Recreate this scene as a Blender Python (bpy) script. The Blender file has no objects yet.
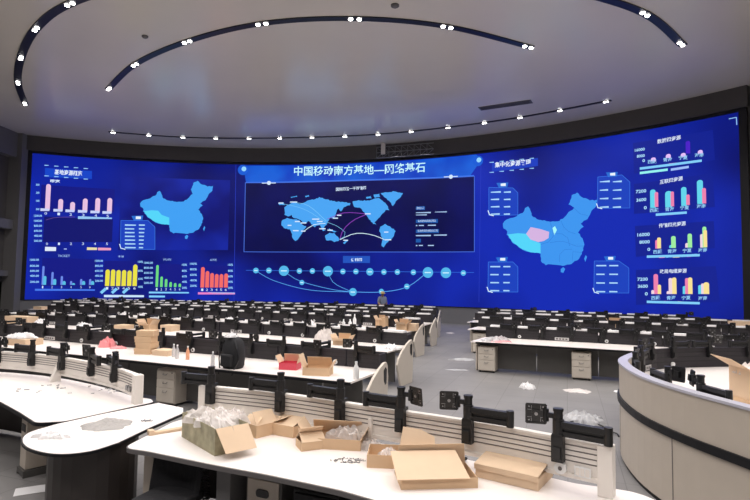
import bpy, bmesh, math, random
from mathutils import Vector, Matrix, noise
from math import sin, cos, pi, atan2, hypot, radians as rad
random.seed(7)
SC = bpy.context.scene
COL = SC.collection

# ------------------------------------------------------------------ camera
EYE = Vector((0, 0, 2.2)); FPX = 526.85
pit = math.atan(31.5 / FPX); rol = 0.015
fw = Vector((0, cos(pit), sin(pit))); r0 = Vector((1, 0, 0)); u0 = r0.cross(fw)
rt = r0 * cos(rol) + u0 * sin(rol); up = rt.cross(fw)
cd = bpy.data.cameras.new('camera'); cam = bpy.data.objects.new('camera', cd); COL.objects.link(cam)
cam.matrix_world = Matrix(((rt.x, up.x, -fw.x, 0), (rt.y, up.y, -fw.y, 0), (rt.z, up.z, -fw.z, EYE.z), (0, 0, 0, 1)))
cd.sensor_fit = 'HORIZONTAL'; cd.sensor_width = 36; cd.lens = FPX * 36 / 750; cd.clip_end = 200
SC.camera = cam

def ray(x, y): return fw * FPX + rt * (x - 375) - up * (y - 250)
def at(x, y, z):                       # a measured point of the photograph on the level z
    d = ray(x, y); t = (z - EYE.z) / d.z; return EYE + d * t
WC = (-8.354, 2.332); WR = 29.0; ZB, ZT = 0.92, 9.1        # the curved video wall
def on_wall(x, y):                     # (arc length, height) on the video wall
    d = ray(x, y); a = d.x**2 + d.y**2; b = -2 * (d.x * WC[0] + d.y * WC[1]); c = WC[0]**2 + WC[1]**2 - WR**2
    t = (-b + math.sqrt(b * b - 4 * a * c)) / (2 * a); p = EYE + d * t
    return (-atan2(p.y - WC[1], p.x - WC[0]) * WR, p.z)
def wall_pt(u, z, off=0.0):
    a = -u / WR; r = WR - off
    return Vector((WC[0] + r * cos(a), WC[1] + r * sin(a), z))

# --------------------------------------------------------------- materials
M = {}
def mat(name, col, rough=.6, metal=0, spec=.5, emis=None, strength=1, noise_amt=0, nscale=6, alpha=1, bump=0, bscale=30, trans=0):
    m = bpy.data.materials.new(name); m.use_nodes = True; nt = m.node_tree
    b = nt.nodes['Principled BSDF']
    b.inputs['Base Color'].default_value = (*col, 1); b.inputs['Roughness'].default_value = rough
    b.inputs['Metallic'].default_value = metal; b.inputs['Specular IOR Level'].default_value = spec
    b.inputs['Alpha'].default_value = alpha; b.inputs['Transmission Weight'].default_value = trans
    if emis:
        b.inputs['Emission Color'].default_value = (*emis, 1); b.inputs['Emission Strength'].default_value = strength
    if noise_amt or bump:
        tc = nt.nodes.new('ShaderNodeTexCoord'); n = nt.nodes.new('ShaderNodeTexNoise')
        n.inputs['Scale'].default_value = nscale; n.inputs['Detail'].default_value = 5
        nt.links.new(tc.outputs['Object'], n.inputs['Vector'])
        if noise_amt:
            mx = nt.nodes.new('ShaderNodeMixRGB'); mx.inputs[1].default_value = (*[c * (1 - noise_amt) for c in col], 1)
            mx.inputs[2].default_value = (*[min(1, c * (1 + noise_amt)) for c in col], 1)
            nt.links.new(n.outputs['Fac'], mx.inputs[0]); nt.links.new(mx.outputs[0], b.inputs['Base Color'])
        if bump:
            n2 = nt.nodes.new('ShaderNodeTexNoise'); n2.inputs['Scale'].default_value = bscale
            nt.links.new(tc.outputs['Object'], n2.inputs['Vector'])
            bp = nt.nodes.new('ShaderNodeBump'); bp.inputs['Strength'].default_value = bump; bp.inputs['Distance'].default_value = .02
            nt.links.new(n2.outputs['Fac'], bp.inputs['Height']); nt.links.new(bp.outputs[0], b.inputs['Normal'])
    M[name] = m; return m
mat('laminate', (.86, .80, .765), .35, noise_amt=.03, nscale=3)
mat('edge_black', (.008, .008, .01), .5, spec=.3)
mat('edge_grey', (.13, .12, .12), .4)
mat('alu', (.80, .75, .70), .45, noise_amt=.03)
mat('alu_line', (.16, .14, .135), .6)
mat('panel', (.020, .017, .022), .5, noise_amt=.2)
mat('panel_line', (.010, .010, .012), .6)
mat('modesty', (.10, .095, .09), .55, noise_amt=.1)
mat('beige', (.58, .52, .45), .5, noise_amt=.04)
mat('beige_dark', (.52, .455, .385), .45, noise_amt=.05)
mat('beige_edge', (.70, .63, .52), .45)
mat('rim', (.50, .49, .56), .3)
mat('black', (.010, .010, .011), .38)
mat('black_soft', (.014, .014, .017), .8, bump=.3)
mat('chrome', (.55, .55, .55), .25, metal=1)
mat('white', (.82, .82, .82), .5)
mat('paper', (.80, .79, .80), .8)
mat('socket', (.62, .60, .60), .5)
mat('card', (.66, .46, .29), .85, noise_amt=.06, nscale=9)
mat('card_light', (.70, .52, .36), .85, noise_amt=.06, nscale=9)
mat('card_in', (.50, .34, .21), .9, noise_amt=.08)
mat('card_green', (.36, .33, .22), .7, noise_amt=.75, nscale=11)
mat('film', (.90, .84, .81), .3, alpha=.6, bump=.6, bscale=18)
mat('film_grey', (.62, .62, .64), .3, alpha=.62, bump=.6, bscale=18)
mat('film_thin', (.48, .46, .44), .3, alpha=.55, bump=.5, bscale=25)
mat('pink', (.85, .32, .34), .5, bump=.3)
mat('red', (.62, .06, .10), .5)
mat('ped_dark', (.034, .027, .025), .45)
mat('orange_plastic', (.72, .34, .20), .35)
mat('steel', (.30, .30, .31), .35, metal=1)
mat('lamp', (.9, .9, .9), .4, emis=(1, .97, .93), strength=14)
mat('skin', (.45, .26, .18), .6)
mat('shirt', (.30, .34, .42), .85, noise_amt=.1)
mat('trousers', (.03, .035, .05), .9)
mat('straw', (.62, .45, .20), .8)
mat('blue_plastic', (.05, .16, .42), .4)
mat('column', (.17, .165, .165), .6, noise_amt=.05)
mat('wall_dark', (.085, .078, .076), .6, noise_amt=.1, nscale=2)
mat('wall_mid', (.14, .135, .135), .6, noise_amt=.06)
mat('plinth', (.20, .20, .215), .6, noise_amt=.05)
mat('frame', (.006, .006, .008), .5)
mat('glass_dark', (.03, .035, .04), .1)
mat('ceiling', (.74, .69, .61), .20, spec=.5, noise_amt=.03, nscale=.6)

def floor_mat():
    m = mat('floor', (.215, .207, .205), .55, noise_amt=.16, nscale=1.3); nt = m.node_tree; b = nt.nodes['Principled BSDF']
    src = b.inputs['Base Color'].links[0].from_socket
    tc = nt.nodes.new('ShaderNodeTexCoord'); mp = nt.nodes.new('ShaderNodeMapping'); mp.inputs['Rotation'].default_value = (0, 0, rad(20))
    br = nt.nodes.new('ShaderNodeTexBrick'); br.offset = 0; br.inputs['Scale'].default_value = 1; br.inputs['Brick Width'].default_value = .6
    br.inputs['Row Height'].default_value = .6; br.inputs['Mortar Size'].default_value = .006
    br.inputs['Color1'].default_value = (1, 1, 1, 1); br.inputs['Color2'].default_value = (.93, .93, .93, 1); br.inputs['Mortar'].default_value = (.7, .7, .7, 1)
    mx = nt.nodes.new('ShaderNodeMixRGB'); mx.blend_type = 'MULTIPLY'; mx.inputs[0].default_value = 1
    nt.links.new(tc.outputs['Object'], mp.inputs['Vector']); nt.links.new(mp.outputs[0], br.inputs['Vector'])
    nt.links.new(src, mx.inputs[1]); nt.links.new(br.outputs['Color'], mx.inputs[2]); nt.links.new(mx.outputs[0], b.inputs['Base Color'])
floor_mat()

EM = {}
def em(r, g, b, s=1.0):                # a flat colour shown by the LED wall (sRGB 0-255)
    k = (r, g, b, s)
    if k not in EM:
        lin = [((c / 255 + .055) / 1.055) ** 2.4 if c > 10 else c / 255 / 12.92 for c in (r, g, b)]
        m = bpy.data.materials.new('led_%d_%d_%d' % (r, g, b)); m.use_nodes = True
        nt = m.node_tree; p = nt.nodes['Principled BSDF']
        p.inputs['Base Color'].default_value = (.004, .004, .006, 1); p.inputs['Roughness'].default_value = .5; p.inputs['Specular IOR Level'].default_value = .12
        p.inputs['Emission Color'].default_value = (*lin, 1); p.inputs['Emission Strength'].default_value = s
        EM[k] = m
    return EM[k]
def led_bg(name, c1, c2, scale):
    m = em(*c1, 1.0).copy(); m.name = name; nt = m.node_tree; p = nt.nodes['Principled BSDF']
    tc = nt.nodes.new('ShaderNodeTexCoord'); n = nt.nodes.new('ShaderNodeTexNoise'); n.inputs['Scale'].default_value = scale; n.inputs['Detail'].default_value = 2
    cr = nt.nodes.new('ShaderNodeValToRGB'); cr.color_ramp.elements[0].position = .36; cr.color_ramp.elements[1].position = .64
    def lin(c): return tuple(((v / 255 + .055) / 1.055) ** 2.4 if v > 10 else v / 255 / 12.92 for v in c) + (1,)
    cr.color_ramp.elements[0].color = lin(c1); cr.color_ramp.elements[1].color = lin(c2)
    nt.links.new(tc.outputs['Object'], n.inputs['Vector']); nt.links.new(n.outputs['Fac'], cr.inputs[0]); nt.links.new(cr.outputs[0], p.inputs['Emission Color'])
    return m

# ------------------------------------------------------------ mesh helpers
class MB:
    def __init__(s): s.v = []; s.f = []; s.mi = []
    def add(s, vs, fs, mi=0, T=None):
        o = len(s.v)
        s.v += [tuple(T @ Vector(p)) if T else tuple(p) for p in vs]
        s.f += [tuple(i + o for i in f) for f in fs]; s.mi += [mi] * len(fs)
    def box(s, x0, x1, y0, y1, z0, z1, mi=0, T=None):
        v = [(x, y, z) for z in (z0, z1) for y in (y0, y1) for x in (x0, x1)]
        s.add(v, [(0, 2, 3, 1), (4, 5, 7, 6), (0, 1, 5, 4), (2, 6, 7, 3), (0, 4, 6, 2), (1, 3, 7, 5)], mi, T); return s
    def prism(s, poly, z0, z1, mi=0, T=None):      # poly counter-clockwise
        n = len(poly); v = [(p[0], p[1], z0) for p in poly] + [(p[0], p[1], z1) for p in poly]
        f = [tuple(range(n - 1, -1, -1)), tuple(range(n, 2 * n))] + [(i, (i + 1) % n, n + (i + 1) % n, n + i) for i in range(n)]
        s.add(v, f, mi, T); return s
    def ring(s, inner, outer, z0, z1, mi=0, closed=True):   # band between two equal-length outlines
        n = len(inner); v = []
        for p, q in zip(inner, outer): v += [(p[0], p[1], z0), (q[0], q[1], z0), (q[0], q[1], z1), (p[0], p[1], z1)]
        f = []
        for i in range(n if closed else n - 1):
            a = 4 * i; b = 4 * ((i + 1) % n)
            for k in range(4): f.append((a + k, b + k, b + (k + 1) % 4, a + (k + 1) % 4))
        if not closed: f += [(0, 1, 2, 3), (4 * n - 1, 4 * n - 2, 4 * n - 3, 4 * n - 4)]
        s.add(v, f, mi); return s
    def cyl(s, a, b, r, r2=None, n=12, mi=0, T=None):
        a = Vector(a); b = Vector(b); r2 = r if r2 is None else r2; d = (b - a).normalized()
        x = d.orthogonal().normalized(); y = d.cross(x)
        v = [a + (x * cos(2 * pi * i / n) + y * sin(2 * pi * i / n)) * r for i in range(n)] + [b + (x * cos(2 * pi * i / n) + y * sin(2 * pi * i / n)) * r2 for i in range(n)]
        s.add(v, [tuple(range(n - 1, -1, -1)), tuple(range(n, 2 * n))] + [(i, (i + 1) % n, n + (i + 1) % n, n + i) for i in range(n)], mi, T); return s
    def lathe(s, prof, n=14, mi=0, T=None):        # prof: (r, z) bottom to top
        v = []; f = []
        for r, z in prof: v += [(r * cos(2 * pi * i / n), r * sin(2 * pi * i / n), z) for i in range(n)]
        for k in range(len(prof) - 1):
            for i in range(n): f.append((k * n + i, k * n + (i + 1) % n, (k + 1) * n + (i + 1) % n, (k + 1) * n + i))
        f.append(tuple(range(n - 1, -1, -1))); f.append(tuple((len(prof) - 1) * n + i for i in range(n)))
        s.add(v, f, mi, T); return s
    def tube(s, pts, r, n=6, mi=0):
        for a, b in zip(pts, pts[1:]): s.cyl(a, b, r, n=n, mi=mi)
        return s
    def build(s, name, mats, parent=None, smooth=False, bevel=0):
        me = bpy.data.meshes.new(name); me.from_pydata(s.v, [], s.f)
        for m in (mats if isinstance(mats, (list, tuple)) else [mats]): me.materials.append(M[m] if isinstance(m, str) else m)
        me.polygons.foreach_set('material_index', s.mi)
        if smooth: me.polygons.foreach_set('use_smooth', [True] * len(me.polygons))
        me.update()
        o = bpy.data.objects.new(name, me); COL.objects.link(o); o.parent = parent
        if bevel:
            b = o.modifiers.new('bevel', 'BEVEL'); b.width = bevel; b.segments = 2; b.limit_method = 'ANGLE'
        return o
def tag(o, label, cat, group=None, kind=None):
    o['label'] = label; o['category'] = cat
    if group: o['group'] = group
    if kind: o['kind'] = kind
    return o
def thing(name, label, cat, loc=(0, 0, 0), rz=0, group=None, kind=None):
    o = bpy.data.objects.new(name, None); COL.objects.link(o); o.location = loc; o.rotation_euler = (0, 0, rz)
    return tag(o, label, cat, group, kind)
def struct(o): o['kind'] = 'structure'; return o
def dup(root, loc, rz, label, group=None):
    r = root.copy(); COL.objects.link(r); r.location = loc; r.rotation_euler = (0, 0, rz); r['label'] = label
    if group: r['group'] = group
    for ch in list(root.children):
        c = ch.copy(); COL.objects.link(c); c.parent = r
        for g in list(ch.children):
            d = g.copy(); COL.objects.link(d); d.parent = c
    return r
ORD = 'first second third fourth fifth sixth seventh eighth ninth tenth eleventh twelfth thirteenth fourteenth fifteenth sixteenth seventeenth eighteenth nineteenth twentieth'.split()
ORD += ['twenty-' + w for w in ORD[:9]] + ['thirtieth'] + ['thirty-' + w for w in ORD[:9]]

def curve_pts(ctrl, step=.25):         # smooth line through control points, even steps
    P = [Vector((p[0], p[1])) for p in ctrl]
    if len(P) == 2: P = [P[0], (P[0] + P[1]) / 2, P[1]]
    E = [P[0] * 2 - P[1]] + P + [P[-1] * 2 - P[-2]]; out = []
    for i in range(1, len(E) - 2):
        for k in range(24):
            t = k / 24; a, b, c, d = E[i - 1:i + 3]
            out.append(.5 * ((2 * b) + (c - a) * t + (2 * a - 5 * b + 4 * c - d) * t * t + (3 * b - a - 3 * c + d) * t ** 3))
    out.append(P[-1]); L = [0]
    for a, b in zip(out, out[1:]): L.append(L[-1] + (b - a).length)
    n = max(2, round(L[-1] / step)); res = []; j = 0
    for i in range(n + 1):
        s = L[-1] * i / n
        while j < len(L) - 2 and L[j + 1] < s: j += 1
        t = (s - L[j]) / max(1e-9, L[j + 1] - L[j]); res.append(out[j].lerp(out[j + 1], min(1, t)))
    return res
def normals(pts):                      # left-hand normals
    N = []
    for i in range(len(pts)):
        d = (pts[min(i + 1, len(pts) - 1)] - pts[max(i - 1, 0)]).normalized(); N.append(Vector((-d.y, d.x)))
    return N
def offset(pts, d): return [p + n * d for p, n in zip(pts, normals(pts))]
def inset(poly, d):
    n = len(poly); out = []
    for i in range(n):
        a, b, c = Vector(poly[i - 1][:2]), Vector(poly[i][:2]), Vector(poly[(i + 1) % n][:2])
        e1 = (b - a).normalized(); e2 = (c - b).normalized(); n1 = Vector((-e1.y, e1.x)); n2 = Vector((-e2.y, e2.x))
        m = (n1 + n2); m = m.normalized() if m.length > 1e-6 else n1
        out.append(b + m * d / max(.5, m.dot(n1)))
    return out
def ccw(p):
    a = sum(p[i][0] * p[(i + 1) % len(p)][1] - p[(i + 1) % len(p)][0] * p[i][1] for i in range(len(p)))
    return list(p) if a > 0 else list(p)[::-1]

# ============================================================= the setting
fl = MB().add([(-23, -5, 0), (17, -5, 0), (17, 32, 0), (-23, 32, 0)], [(0, 1, 2, 3)]) or None
f = MB(); f.box(-23, 17, -5, 32.5, -.1, 0); struct(f.build('floor', 'floor'))
ZC = 10.05
f = MB(); f.box(-23, 17, -5, 32.5, ZC, ZC + .1); struct(f.build('ceiling', 'ceiling'))
A0, A1 = rad(112.15), rad(38.65)       # left and right end of the video wall
def arc(r, a0, a1, n=60): return [Vector((WC[0] + r * cos(a0 + (a1 - a0) * i / n), WC[1] + r * sin(a0 + (a1 - a0) * i / n))) for i in range(n + 1)]
def arcwall(r0_, r1_, z0, z1, a0=A0, a1=A1, n=60):
    m = MB(); m.ring(arc(r0_, a0, a1, n), arc(r1_, a0, a1, n), z0, z1, closed=False); return m
struct(arcwall(29.30, 29.6, 0, ZC, A0 + .03, A1 - .03).build('wall_back', 'wall_dark'))
struct(arcwall(28.97, 29.28, 0, ZB - .04, A0 + .012, A1 - .012).build('baseboard_back', 'plinth'))
struct(arcwall(28.80, 29.28, ZT + .14, ZC, A0 + .012, A1 - .012).build('trim_1', 'wall_dark'))       # bulkhead over the screen
pl = wall_pt(-A0 * WR, 0); pr = wall_pt(-A1 * WR, 0)
f = MB(); f.box(-20.15, -19.45, 28.55, 29.6, 0, ZC); struct(f.build('trim_2', 'column'))
f = MB(); f.box(-20.35, -20.15, 20, 29.6, 0, ZC); f.box(-20.2, -20.15, 20, 29.6, 0, 1.9)
struct(f.build('wall_left', 'wall_dark'))
f = MB(); f.box(-20.15, -19.7, 20, 28.54, 4.75, 5.25); struct(f.build('trim_3', 'wall_mid'))
f = MB(); f.box(-20.15, -19.8, 20, 28.54, 2.2, 2.5); struct(f.build('trim_4', 'wall_mid'))
f = MB(); f.box(-20.15, -19.7, 20, 28.54, 8.7, ZC); struct(f.build('trim_5', 'wall_mid'))
f = MB(); f.box(-22.8, -22.6, -5, 20, 0, ZC); f.box(-22.6, -20.36, 19.8, 20, 0, ZC); struct(f.build('wall_left', 'wall_mid'))
f = MB(); f.box(14.55, 15.3, 19.2, 20.35, 0, ZC); struct(f.build('trim_6', 'column'))
f = MB(); f.box(15.3, 15.5, -5, 21.5, 0, ZC); struct(f.build('wall_right', 'wall_mid'))
f = MB(); f.box(-22.8, 15.5, -5, -4.8, 0, ZC); struct(f.build('wall_rear', 'wall_mid'))

# ============================================================ the video wall
VW = thing('video_wall', 'huge curved LED video wall glowing blue with maps and charts across the hall', 'video wall', wall_pt(-rad(75.4) * WR, ZB))
VWI = Matrix.Translation(-Vector(VW.location))
def vbuild(mb, name, m, parent=None):
    mb.v = [tuple(VWI @ Vector(p)) for p in mb.v]; return mb.build(name, m, parent or VW)
u0_, u1_ = -A0 * WR, -A1 * WR
f = MB(); f.ring(arc(29.0, A0, A1, 90), arc(29.28, A0, A1, 90), ZB, ZT, closed=False)
vbuild(f, 'display', led_bg('led_blue', (9, 13, 92), (18, 42, 178), .13))
f = MB()
def frame_bar(ua, ub, za, zb):
    n = max(1, int(abs(ub - ua) / .5)); v = []
    for i in range(n + 1):
        u = ua + (ub - ua) * i / n
        v += [wall_pt(u, za, .06), wall_pt(u, za, -.27), wall_pt(u, zb, -.27), wall_pt(u, zb, .06)]
    fs = []
    for i in range(n):
        for k in range(4): fs.append((4 * i + k, 4 * i + 4 + k, 4 * i + 4 + (k + 1) % 4, 4 * i + (k + 1) % 4))
    fs += [(3, 2, 1, 0), (4 * n, 4 * n + 1, 4 * n + 2, 4 * n + 3)]; f.add(v, fs)
frame_bar(u0_ - .25, u1_ + .25, ZT, ZT + .14); frame_bar(u0_ - .25, u0_, ZB, ZT); frame_bar(u1_, u1_ + .28, ZB, ZT); frame_bar(u0_ - .25, u1_ + .25, ZB - .04, ZB)
vbuild(f, 'screen_frame', 'frame')

def poly_mesh(polys, layer, step=.6):  # polygons in (u, z) mapped to the curved wall
    bm = bmesh.new()
    for P in polys:
        P = ccw(P); vs = [bm.verts.new((p[0], p[1], 0)) for p in P]
        try: bm.faces.new(vs)
        except ValueError: pass
    bmesh.ops.triangulate(bm, faces=bm.faces[:])
    if bm.verts:
        xs = [v.co.x for v in bm.verts]; x = math.ceil(min(xs) / step) * step
        while x < max(xs):
            bmesh.ops.bisect_plane(bm, geom=bm.verts[:] + bm.edges[:] + bm.faces[:], plane_co=(x, 0, 0), plane_no=(1, 0, 0), dist=1e-5); x += step
    bm.verts.index_update(); m = MB()
    m.add([wall_pt(v.co.x, v.co.y, layer * .006) for v in bm.verts], [tuple(v.index for v in fc.verts) for fc in bm.faces]); bm.free()
    return m
def W(pts): return [on_wall(*p) for p in pts]
def show(name, polys, m, layer=1, parent=None):
    return vbuild(poly_mesh([W(p) for p in polys], layer), name, m, parent)
def bar_poly(xa, xb, ya, yb):          # upright rectangle between two photo columns
    a = on_wall(xa, yb); b = on_wall(xb, yb); c = on_wall((xa + xb) / 2, ya)
    return [(a[0], a[1]), (b[0], b[1]), (b[0], c[1]), (a[0], c[1])]
def showr(name, rects, m, layer=1, parent=None):   # rects: (x0, x1, ytop, ybottom)
    return vbuild(poly_mesh([bar_poly(*r) for r in rects], layer), name, m, parent)
def pill(xa, xb, ya, yb, r=.5):
    a, b, c, d = bar_poly(xa, xb, ya, yb); w = b[0] - a[0]; k = w * r; out = [a, b]
    for i in range(7):
        t = pi * i / 6; out.append((b[0] - w / 2 + w / 2 * cos(t), c[1] - k + k * sin(t)))
    return out
def disc(x, y, rpx, n=20):
    c = on_wall(x, y); r = abs(on_wall(x + rpx, y)[0] - c[0]); return [(c[0] + r * cos(2 * pi * i / n), c[1] + r * sin(2 * pi * i / n)) for i in range(n)]
def stroke(pts, wpx):                  # a thin line through photo points
    P = curve_pts(W(pts), .35) if len(pts) > 2 else [Vector(p) for p in W(pts)]
    w = abs(on_wall(pts[0][0] + wpx, pts[0][1])[0] - on_wall(*pts[0])[0]) / 2
    a, b = offset(P, w), offset(P, -w); return [[a[i], a[i + 1], b[i + 1], b[i]] for i in range(len(P) - 1)]
def vraw(name, polys, m, layer=1, parent=None): return vbuild(poly_mesh(polys, layer), name, m, parent)
def text(name, body, pl_, pr_, hpx, m, layer=3, parent=None, bold=0.0):
    cu = bpy.data.curves.new('t', 'FONT'); cu.body = body; cu.size = 1; cu.resolution_u = 2; cu.offset = bold
    to = bpy.data.objects.new('t', cu); COL.objects.link(to); dg = bpy.context.evaluated_depsgraph_get(); dg.update()
    me = to.evaluated_get(dg).to_mesh(); vs = [v.co.copy() for v in me.vertices]; fs = [tuple(p.vertices) for p in me.polygons]
    to.to_mesh_clear(); bpy.data.objects.remove(to); bpy.data.curves.remove(cu)
    if not vs: return None
    x0 = min(v.x for v in vs); x1 = max(v.x for v in vs); y0 = min(v.y for v in vs); y1 = max(v.y for v in vs)
    a = on_wall(*pl_); b = on_wall(*pr_); h = on_wall(pl_[0], pl_[1] - hpx)[1] - a[1]
    mb = MB(); mb.add([wall_pt(a[0] + (b[0] - a[0]) * (v.x - x0) / (x1 - x0), a[1] + (b[1] - a[1]) * (v.x - x0) / (x1 - x0) + h * (v.y - y0) / (y1 - y0), layer * .006) for v in vs], fs)
    return vbuild(mb, name, m, parent)

WHT = em(214, 232, 255); CY = em(120, 200, 255); LB = em(70, 140, 230)
# title banner
bn = show('title_banner', [[(243, 165.5), (476, 154.5), (482, 159), (470, 176), (246, 182)]], led_bg('led_banner', (18, 60, 190), (24, 96, 216), .5), 1)
text('title_text', '中国移动南方基地—网络基石', (294, 175.9), (425.3, 172.2), 9.8, em(200, 248, 255), 3, bn, .014)
show('banner_edge', [*[]], LB, 2, bn) if 0 else vraw('banner_edge', stroke([(246, 182.3), (360, 179.8), (474, 175.5)], .7), em(60, 120, 240), 2, bn)
for x, y in ((243, 170), (478, 161)):
    g = vraw('globe_icon', [disc(x, y, 5.2)], em(24, 92, 214), 2, bn); vraw('globe_shine', [disc(x + 1, y - 1, 2.4)], em(150, 215, 255), 3, g)
vraw('banner_glint', [disc(269, 183, 2)] + stroke([(262, 183.2), (276, 183)], .8), WHT, 4, bn)
vraw('banner_glint', [disc(451, 176.8, 2)] + stroke([(444, 177), (458, 176.4)], .8), WHT, 4, bn)
# the world map inset
wm = show('world_map_panel', [[(245.5, 182.5), (360, 180.3), (474.5, 176), (474.5, 251.5), (360, 251.5), (244, 251.5)]], led_bg('led_navy', (8, 10, 70), (10, 14, 92), .3), 2)
vraw('panel_outline', stroke([(245.5, 182.8), (360, 180.6), (474.5, 176.3)], .7) + stroke([(474.5, 176), (474.5, 252)], .7) + stroke([(474.5, 251.8), (360, 252), (244, 251.8)], .7) + stroke([(244, 252), (245.5, 182.5)], .7), em(70, 110, 220), 3, wm)
def q(L, ox=270, oy=150, s=4.1667): return [(ox + x / s, oy + y / s) for x, y in L]
land = [
 [(75, 277), (60, 270), (66, 252), (84, 246), (78, 238), (60, 240), (72, 230), (84, 224), (102, 214), (112, 222), (126, 226), (150, 216), (170, 208), (200, 202), (206, 196), (232, 206), (262, 213), (300, 216), (336, 221), (333, 231), (308, 238), (296, 256), (287, 244), (272, 250), (262, 262), (272, 276), (262, 285), (252, 283), (240, 300), (236, 312), (226, 322), (222, 334), (212, 320), (206, 306), (196, 300), (188, 322), (180, 318), (170, 303), (160, 296), (152, 306), (138, 304), (128, 292), (114, 286), (100, 284), (90, 270)],
 [(52, 292), (72, 283), (104, 289), (124, 294), (136, 312), (152, 318), (138, 336), (131, 352), (120, 368), (106, 379), (94, 366), (90, 346), (82, 330), (64, 328), (48, 314)],
 [(230, 356), (248, 345), (268, 346), (284, 362), (288, 378), (270, 384), (250, 376), (234, 376)], [(206, 324), (224, 330), (236, 338), (222, 338)], [(246, 326), (262, 334), (284, 340), (270, 344), (250, 338)],
 [(304, 388), (318, 374), (324, 380), (312, 392)],
 [(345, 214), (370, 209), (400, 212), (428, 206), (452, 200), (470, 212), (492, 236), (498, 252), (482, 250), (474, 262), (462, 274), (448, 290), (434, 284), (426, 294), (444, 312), (430, 308), (414, 290), (402, 272), (386, 254), (374, 240), (352, 238)],
 [(432, 186), (456, 182), (460, 196), (438, 200)], [(400, 196), (420, 192), (424, 202), (404, 204)],
 [(462, 180), (480, 176), (520, 173), (554, 179), (542, 200), (524, 214), (512, 234), (500, 216), (482, 200)],
 [(460, 320), (480, 308), (500, 318), (524, 338), (516, 360), (500, 374), (486, 388), (474, 406), (466, 400), (469, 376), (462, 352), (456, 334)],
 [(34, 222), (58, 218), (62, 230), (40, 230)], [(86, 196), (112, 190), (114, 196), (90, 200)], [(146, 192), (162, 188), (164, 194), (150, 198)]]
def rough(P, amp, seed):
    rnd = random.Random(seed); out = []
    for i, a in enumerate(P):
        b = P[(i + 1) % len(P)]; n = max(1, int(hypot(b[0] - a[0], b[1] - a[1]) / 6)); d = Vector((b[0] - a[0], b[1] - a[1])).normalized()
        for k in range(n):
            j = rnd.uniform(-amp, amp) if k else 0; out.append((a[0] + (b[0] - a[0]) * k / n - d.y * j, a[1] + (b[1] - a[1]) * k / n + d.x * j))
    return out
show('world_map', [q(rough(P, 2.2, 5)) for P in land], em(74, 165, 244), 4, wm)
vraw('route_line', stroke(q([(92, 218), (160, 232), (235, 296)]), .45) + stroke(q([(44, 222), (140, 246), (232, 300)]), .35) + stroke(q([(236, 300), (285, 320), (318, 352), (290, 372)]), .35), em(130, 205, 250), 5, wm)
vraw('route_line', stroke(q([(140, 340), (182, 312), (232, 306)]), .6) + stroke(q([(292, 374), (340, 352), (385, 347), (440, 358), (482, 376)]), .6), em(214, 240, 255), 5, wm)
vraw('route_line', stroke(q([(292, 370), (308, 330), (350, 292), (404, 268)]), .55) + stroke(q([(240, 288), (310, 262), (404, 266)]), .5), em(150, 70, 200), 5, wm)
for i, (x, y, w_) in enumerate([(36, 219, 20), (84, 215, 30), (104, 296, 22), (96, 334, 24), (74, 312, 16), (176, 286, 30), (196, 296, 24), (262, 282, 22), (206, 326, 26), (240, 332, 22), (306, 374, 20), (396, 264, 24), (480, 372, 26), (476, 340, 18), (280, 270, 18), (128, 302, 24), (130, 336, 18)]):
    x0 = 270 + x / 4.1667; y0 = 150 + y / 4.1667; showr('place_name', [(x0, x0 + w_ / 4.1667, y0, y0 + 1.1)], WHT, 6, wm)
text('map_caption', '国际网络一干传输网', (336, 191.2), (366, 189.6), 3.6, WHT, 4, wm, .02)
for k, (y, body, x1) in enumerate([(208, '', 425), (221, '', 438), (231, '', 439), (240.5, '', 421)]):
    showr('legend_tab', [(416, x1, y - 1.6, y + 2)], em(30, 90, 170), 4, wm)
text('legend_text', '国际出入口', (417, 209.4), (424, 209.2), 2.4, WHT, 6, wm); text('legend_text', '海缆登陆站陆缆边境站', (418, 222.2), (436, 221.8), 2.2, WHT, 6, wm)
text('legend_text', '区域性国际通信出口局', (418, 232), (438, 231.6), 2.2, WHT, 6, wm)
showr('legend_line', [(416, 431, 212.2, 213.2), (435, 447, 211.6, 212.4), (416, 427, 214.6, 215.4), (416, 417.5, 225, 226.2), (419, 424, 225, 226), (428, 436, 224.8, 225.8), (416, 431, 235, 236.2), (434, 447, 234.6, 235.6), (416, 417.5, 245, 246.2), (419, 423, 245, 246), (428, 434, 245, 246)], em(170, 200, 240), 5, wm)
# the node diagram
nd = showr('node_diagram', [(343, 370, 256, 263)], em(34, 84, 190), 2)
text('diagram_caption', '传输网', (351, 261.4), (362, 261.2), 3.2, WHT, 3, nd, .03)
vraw('node_line', stroke([(246, 270.3), (360, 271.3), (474, 272.5)], .5), em(50, 110, 220), 2, nd)
vraw('link_curve', stroke([(256, 271), (275, 281), (310, 290), (352, 292)], .5) + stroke([(285, 272), (300, 281), (330, 289), (352, 292)], .5) + stroke([(328, 272), (334, 283), (352, 292)], .5) + stroke([(352, 292), (381, 292), (407, 287), (428, 272)], .6), em(90, 170, 245), 3, nd)
for x, y, r in [(256, 270.5, 2.8), (269, 270.5, 2.8), (284, 270.8, 5), (299.5, 271, 2.7), (312.5, 271, 2.7), (328, 271.2, 5), (343, 271.5, 2.7), (356, 271.5, 2.7), (370, 271.8, 3.6), (384, 272, 2.7), (397.5, 272, 2.7), (413.5, 272.3, 2.7), (428, 272.5, 5.2), (446, 272.8, 5.2), (463.5, 273, 2.7), (302, 282.5, 2.5), (353, 292, 3.8), (381.5, 291.5, 2.6), (407, 286.5, 2.7)]:
    g = vraw('node', [disc(x, y, r)], em(84, 182, 236), 4, nd)
    showr('node_label', [(x - r * .6, x + r * .6, y - .5, y + .6)], em(200, 240, 255), 5, g)

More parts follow.
